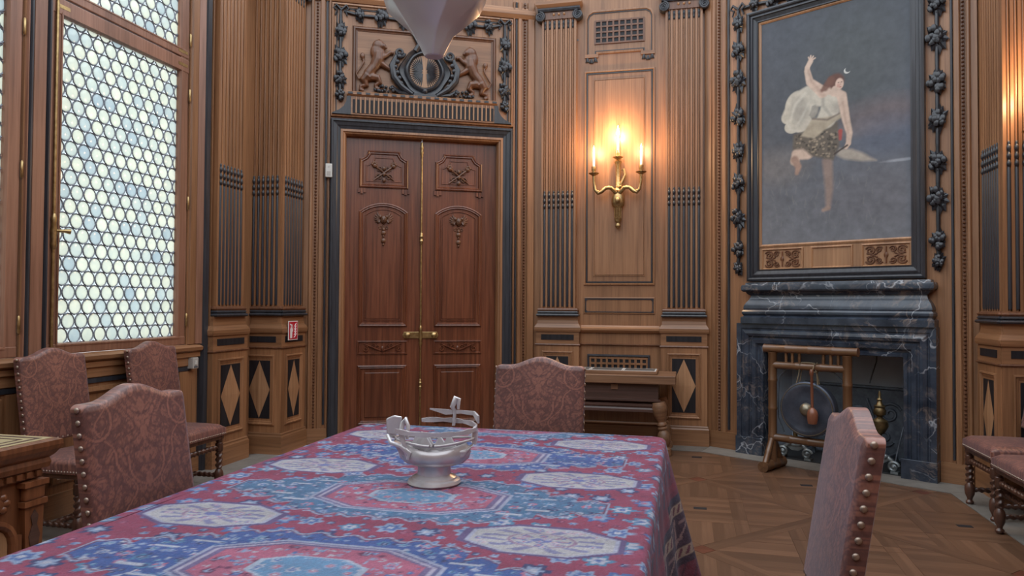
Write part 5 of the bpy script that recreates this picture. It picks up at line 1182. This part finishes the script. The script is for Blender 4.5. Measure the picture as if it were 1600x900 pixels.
# ================================================================== hearth furniture
fb = thing('fireback', 'cast iron fireback plate leaning against the firebox wall', 'fireback'); fb.matrix_world = W_BR @ T(.90, .525, .012) @ RX(-3)
MB().box(-.50, .50, -.02, .01, 0, .66).build('plate', 'iron', fb, bevel=.006); frame('border', 'iron', fb, -.50, .50, 0, .66, [(0, -.018), (.004, -.034), (.022, -.036), (.032, -.02)])
c = MB()
for sx in (-1, 1):
    c.tube(spiral(sx * .28, .42, .10, 1.5, sx, 1, .4, -.024), .014, 6); c.tube(spiral(sx * .24, .2, .08, 1.4, sx, -1, .4, -.024), .012, 6); c.tube([(sx * .1, -.024, .1), (sx * .16, -.024, .32), (sx * .08, -.024, .54)], .014, 6)
c.ball((0, -.024, .34), (.10, .02, .14), 14, 8); c.build('relief', 'iron', fb, smooth=50)
def andiron(sx, label):
    t = thing('andiron', label, 'andiron', group='pair of andirons'); t.matrix_world = W_BR @ T(sx, -.02, .012)
    c = MB()
    for s_ in (-1, 1):
        c.tube([(0, 0, .12), (s_ * .05, 0, .13), (s_ * .09, 0, .105), (s_ * .10, 0, .05), (s_ * .125, 0, .02)], [.02, .022, .02, .018, .02], 9); c.tube(spiral(s_ * .11, .055, .045, 1.5, s_, 1, .2, -.012), .014, 8)
        c.ball((s_ * .11, -.015, .055), (.018, .016, .018), 8, 6); c.ball((s_ * .05, -.02, .135), (.02, .016, .02), 8, 6); c.box(s_ * .12 - .03, s_ * .12 + .03, -.03, .03, 0, .02)
    c.prism([(-.07, .10), (-.03, .075), (.03, .075), (.07, .10), (.05, .15), (-.05, .15)], -.014, .014); c.build('scroll_foot', 'grey_iron', t, smooth=45)
    MB().lathe([(r_ * .92, z_ * .86 + .02) for r_, z_ in [(.03, .145), (.045, .16), (.03, .18), (.02, .22), (.025, .30), (.018, .34), (.045, .36), (.075, .42), (.07, .47), (.03, .50), (.022, .515), (.05, .535), (.055, .575), (.04, .60), (.052, .615), (.03, .63), (.018, .665), (.026, .68), (.012, .70), (.014, .735), (.004, .765)]], 18).build('standard', 'old_brass', t, smooth=45)
    bx('billet_bar', 'iron', t, -.014, .014, .02, .42, .07, .10); bx('rear_foot', 'iron', t, -.016, .016, .39, .42, 0, .09)
    return t
andiron(.545, 'scroll-footed andiron behind the gong stand'); andiron(1.27, 'brass-finialed andiron behind the pulled-out studded chair')
t = thing('fire_tongs', 'slim iron fire tongs leaning in the hearth corner', 'fire tongs'); t.matrix_world = W_BR @ T(1.455, .17, .012)
for sx in (-1, 1): MB().tube([(sx * .035 - .06, -.16, .004), (sx * .03 - .03, 0, .35), (sx * .022 + .02, .18, .66), (.03, .24, .735)], [.007, .006, .006, .007], 6).build('tong_arm', 'iron', t, smooth=60)
MB().ball((.032, .25, .75), .018, 8, 6).build('knob', 'grey_iron', t, smooth=60)
t = tag(MB().tube([(1.07, .54, 1.11), (1.075, .50, .9), (1.05, .46, .78), (1.035, .44, .70)], .006, 6).build('damper_chain', 'iron', None, smooth=60), 'thin dark damper rod hanging inside the firebox', 'rod'); t.matrix_world = W_BR

# ================================================================== side table with a framed print
st = thing('side_table', 'old oak side table with turned legs under the sconce', 'table', (-.72, 7.24, 0))
SW, SD = .62, .27
bx('tabletop', 'table_oak', st, -SW, SW, -SD, SD, .665, .745, .006)
bx('apron', 'table_dark', st, -SW + .16, SW - .16, -SD + .06, SD - .06, .50, .665); MB().bar([(-.215, .495), (-.225, .50), (-.225, .515), (-.21, .52), (-.21, .495)], -SW + .14, SW - .14).build('apron_bead', 'table_dark', st)
for y in (-.20, .20): MB().bar([(y - .03, .40), (y + .03, .40), (y + .03, .425), (y + .02, .44), (y + .03, .455), (y + .03, .475), (y - .03, .475), (y - .03, .455), (y - .02, .44), (y - .03, .425)], -SW + .16, SW - .16).build('upper_stretcher', 'table_dark', st)
bx('drawer_pull', 'table_oak', st, .02, .085, -SD + .045, -SD + .062, .605, .655, .003)
ll = MB(); ll.lathe([(.045, 0), (.05, .02), (.05, .06), (.03, .08), (.055, .12), (.065, .17), (.05, .215), (.032, .24), (.045, .25), (.045, .262), (.034, .272), (.046, .284), (.046, .30), (.034, .315), (.05, .35), (.07, .41), (.072, .46), (.06, .50)], 12)
lm = mesh_from(ll.v, ll.f, 'leg', 'table_oak', 40)
for sx in (-1, 1):
    for sy in (-1, 1): obj('leg', lm, st, T(sx * (SW - .08), sy * .195, 0) @ RY(-sx * 9))
fp_ = thing('framed_print', 'flat wooden frame with three dark prints lying on the side table', 'print', (-.74, 7.22, .745))
bx('frame', 'table_oak', fp_, -.50, .47, -.16, .17, 0, .032, .004)
for k in range(3):
    x0 = -.485 + k * .315; bx('mat_board', 'paper_white', fp_, x0, x0 + .31, -.14, .15, .030, .0335); bx('dark_print', 'print_dark', fp_, x0 + .012, x0 + .298, -.118, .128, .0333, .0345)

# ================================================================== carved chest by the window
ch = thing('carved_chest', 'carved walnut chest with pale inlaid top by the window', 'chest', (-3.38, 2.32, 0))
bx('body', 'chest_wood', ch, -.38, .38, -.58, .58, .06, .63)
sweep([(.38, -.58), (.38, .58), (-.38, .58), (-.38, -.58)], [(.05, 0), (-.03, 0), (-.03, .05), (-.015, .065), (.05, .07)], True, True).build('base_moulding', 'chest_wood', ch)
sweep([(.40, -.60), (.40, .60), (-.40, .60), (-.40, -.60)], [(.05, .61), (-.012, .615), (-.018, .64), (-.012, .66), (-.028, .675), (-.045, .70), (-.052, .72), (-.05, .742), (-.03, .75), (.05, .75)], True, True).build('cornice', 'chest_wood', ch)
bx('lid', 'inlay_cream', ch, -.42, .42, -.62, .62, .735, .7515)
for e0, e1 in ((.03, .05), (.085, .10), (.16, .18)): sweep(rect(-.42, .42, -.62, .62), [(e0, .7515), (e0, .7525), (e1, .7525), (e1, .7515)], True, True).build('inlay_line', 'table_dark', ch)
bx('inlay_field', 'table_dark', ch, -.14, .14, -.34, .34, .7513, .7527)
CF = Matrix(((0, -1, 0, .38), (1, 0, 0, 0), (0, 0, 1, 0), (0, 0, 0, 1)))      # face looking across the room: local x runs along the chest, -y out
for yc in (.535, .13, -.13, -.535):
    p = MB().prism([(yc - .038, .07), (yc + .038, .07), (yc + .052, .45), (yc - .052, .45)], -.03, 0).build('tapered_pilaster', 'chest_wood', ch, CF)
    MB().prism([(yc - .016, .12), (yc, .09), (yc + .016, .12), (yc + .018, .25), (yc + .03, .31), (yc + .012, .36), (yc + .02, .40), (yc, .43), (yc - .02, .40), (yc - .012, .36), (yc - .03, .31), (yc - .018, .25)], -.034, -.028).build('silhouette_inlay', 'table_dark', p)
    bx('capital_block', 'chest_wood', p, yc - .062, yc + .062, -.042, 0, .45, .475); bx('capital_block', 'chest_wood', p, yc - .055, yc + .055, -.036, 0, .475, .54, .01); bx('capital_block', 'chest_wood', p, yc - .066, yc + .066, -.045, 0, .54, .565)
bx('frieze', 'chest_wood', ch, .38, .40, -.58, .58, .575, .615)
for k in range(22): bx('dentil', 'chest_wood', ch, .40, .412, -.56 + k * .0525, -.53 + k * .0525, .582, .608)
for yc in (.333, -.333):
    ar = [(yc - .105, .10), (yc + .105, .10), (yc + .105, .30)] + [(yc + .105 * math.cos(R(a)), .30 + .105 * math.sin(R(a))) for a in range(20, 180, 20)] + [(yc - .105, .30)]
    sweep(ar, [(-.02, 0), (-.018, -.026), (.0, -.03), (.012, -.02), (.02, 0)]).build('arch_moulding', 'chest_wood', ch, CF)
    MB().prism(offset_path(ar, .02, True), -.006, 0).build('arch_panel', 'oak_light', ch, CF)
    fv = MB()
    for k in range(5): fv.ball((yc, -.01, .15 + k * .05), (.022 - .002 * k, .008, .02), 8, 5)
    fv.build('flower_marquetry', 'walnut_carved', ch, CF, smooth=50)
    for sx in (-1, 1): bx('arch_column', 'chest_wood', ch, .38, .405, yc + sx * .128 - .015, yc + sx * .128 + .015, .10, .33)
    c = MB(); c.ball((yc, -.01, .49), (.075, .014, .045), 14, 8)
    for k in range(9): a = R(40 * k); c.ball((yc + .07 * math.cos(a), -.014, .49 + .042 * math.sin(a)), (.022, .012, .018), 7, 5)
    c.build('carved_boss', 'chest_wood', ch, CF, smooth=50)

# ================================================================== silvery centrepiece on the rug
cp = thing('centrepiece', 'glassy silver boat-shaped centrepiece standing on the rug', 'centrepiece', (-.905, 2.585, TZ + .002), 10)
MB().lathe([(.094, 0), (.099, .006), (.095, .016), (.084, .02), (.082, .026), (.068, .032), (.062, .036), (.060, .06), (.066, .074)], 32).build('foot', 'silver', cp, smooth=40)
def bowl(rx, ry, zb, zt, mat, name):
    n = 40; V = []; Fc = []; prof = [(.56, 0), (.80, .12), (.95, .35), (1.0, .62), (.95, .85), (.86, 1.0), (.82, .98), (.90, .8), (.90, .6), (.7, .25), (.3, .12)]
    for r_, h in prof:
        for k in range(n):
            a = 2 * math.pi * k / n; pinch = 1 + .10 * math.cos(2 * a) + .03 * math.cos(6 * a); V.append((rx * r_ * pinch * math.cos(a), ry * r_ * math.sin(a), zb + (zt - zb) * h + .010 * math.cos(2 * a) * h))
    for j in range(len(prof) - 1): Fc += [(j * n + k, j * n + (k + 1) % n, (j + 1) * n + (k + 1) % n, (j + 1) * n + k) for k in range(n)]
    Fc.append(tuple(range(len(prof) * n - n, len(prof) * n))); Fc.append(tuple(range(n - 1, -1, -1)))
    obj(name, mesh_from(V, Fc, name, mat, 50), cp)
bowl(.120, .095, .066, .140, 'silver', 'bowl')
def ribbon(pts, w_, th=.004):
    mb = MB(); P = [Vector(p) for p in pts]; vs = []; fs = []
    for i, p in enumerate(P):
        t_ = (P[min(i + 1, len(P) - 1)] - P[max(0, i - 1)]).normalized(); ww = w_[i] if isinstance(w_, list) else w_; o = Vector((-t_.y, t_.x, 0)).normalized() * th
        vs += [p + Vector((0, 0, ww)) + o, p + Vector((0, 0, -ww)) + o, p + Vector((0, 0, -ww)) - o, p + Vector((0, 0, ww)) - o]
    for i in range(len(P) - 1): fs += [(4 * i + a, 4 * i + (a + 1) % 4, 4 * i + 4 + (a + 1) % 4, 4 * i + 4 + a) for a in range(4)]
    fs += [(3, 2, 1, 0), tuple(range(4 * len(P) - 4, 4 * len(P)))]; return mb.add(vs, fs)
n = 26
ribbon([(.155 * math.cos(a), .10 * math.sin(a), .205 + .012 * math.sin(a)) for a in np.linspace(R(-150), R(115), n)], [.006 + .004 * math.sin(k) ** 2 for k in range(n)]).build('rim_band', 'frosted_glass', cp, smooth=50)
MB().tube([(.13 * math.cos(a) * (1 + .12 * math.cos(2 * a)), .09 * math.sin(a), .158 + .008 * math.cos(2 * a)) for a in np.linspace(0, 2 * math.pi, 40)[:-1]], .005, 7, closed=True).build('rim_wire', 'silver', cp, smooth=60)
for ang, h0, h1, lw in ((8, .145, .205, .02), (178, .150, .222, .014)):
    a = R(ang); x, y = .152 * math.cos(a), .10 * math.sin(a); ribbon([(x - .012, y - .02, (h0 + h1) / 2), (x, y - .005, (h0 + h1) / 2), (x + .004, y + .015, (h0 + h1) / 2)], [lw * 1.2, lw * 1.7, lw], .003).build('side_plate', 'frosted_glass', cp, smooth=50)
MB().tube([(-.085, -.06, .10), (-.10, -.066, .15), (-.115, -.05, .19), (-.112, -.035, .225), (-.10, -.04, .24), (-.088, -.052, .215), (-.09, -.06, .17)], [.008, .010, .010, .009, .008, .008, .006], 8).build('handle', 'frosted_glass', cp, smooth=60)
MB().tube([(-.17, -.02, .175), (-.15, -.055, .155), (-.11, -.07, .145), (-.08, -.072, .12), (-.085, -.075, .10)], [.007, .008, .008, .010, .006], 8).build('scroll_wire', 'frosted_glass', cp, smooth=60)
MB().prism([(-.175, .18), (-.178, .235), (-.15, .248), (-.118, .244), (-.122, .20), (-.14, .175)], -.02, -.008).build('crest_plate', 'frosted_glass', cp, bevel=.005)
ribbon([(-.03, .07, .262), (.03, .075, .25), (.09, .07, .252), (.14, .05, .25), (.162, .0, .235)], [.002, .010, .006, .008, .014]).build('leaf_spray', 'frosted_glass', cp, smooth=50)
MB().tube([(.06, .072, .20), (.066, .072, .255), (.055, .07, .27), (.07, .07, .305), (.08, .07, .30), (.078, .07, .262)], [.006, .007, .010, .012, .009, .005], 8).build('finial', 'frosted_glass', cp, smooth=60)
rnd = random.Random(3)
for k in range(6):
    x, y = rnd.uniform(-.07, .08), rnd.uniform(-.04, .04); MB().add([(x - .03, y, .13), (x + .03, y - .012, .135), (x + .02, y + .03, .13), (x - .004, y + .006, .185 + rnd.uniform(-.01, .012)), (x, y, .11)], [(0, 1, 3), (1, 2, 3), (2, 0, 3), (1, 0, 4), (2, 1, 4), (0, 2, 4)]).build('glass_shard', 'frosted_glass', cp, bevel=.004)
for sx, zz in ((-1, .14), (1, .13)):
    MB().prism([(sx * .06, .09), (sx * .115, .105), (sx * .15, zz + .02), (sx * .12, zz), (sx * .09, zz - .002)], -.05, .03).build('wing', 'silver', cp, bevel=.006)

# ================================================================== pendant over the table
pd = thing('pendant', 'silvery grey faceted pendant tapering to a blunt point over the table', 'pendant lamp', (-.925, 2.6, 0))
n = 9; V = []; Fc = []; rnd = random.Random(11); prof = [(.035, 2.328), (.052, 2.36), (.075, 2.40), (.10, 2.435), (.175, 2.505), (.205, 2.56), (.24, 2.66), (.27, 2.80), (.22, 2.95), (.06, 3.05)]
jit = [rnd.uniform(.86, 1.12) for _ in range(n)]
for i, (r_, z) in enumerate(prof):
    for k in range(n):
        a = 2 * math.pi * k / n + .12 * i; q = r_ * jit[k] * rnd.uniform(.96, 1.04); V.append((q * math.cos(a), q * math.sin(a), z + rnd.uniform(-.006, .006) * (i > 0)))
for i in range(len(prof) - 1): Fc += [(i * n + k, i * n + (k + 1) % n, (i + 1) * n + (k + 1) % n, (i + 1) * n + k) for k in range(n)]
Fc += [tuple(range(n - 1, -1, -1)), tuple(range(len(prof) * n - n, len(prof) * n))]
o = obj('cover', mesh_from(V, Fc, 'cover', 'satin_cover', 38), pd); sd = o.modifiers.new('soft', 'BEVEL'); sd.width = .005; sd.segments = 2
MB().lathe([(.012, 3.03), (.012, H_WALL)], 8).build('suspension_rod', 'old_brass', pd, smooth=60)
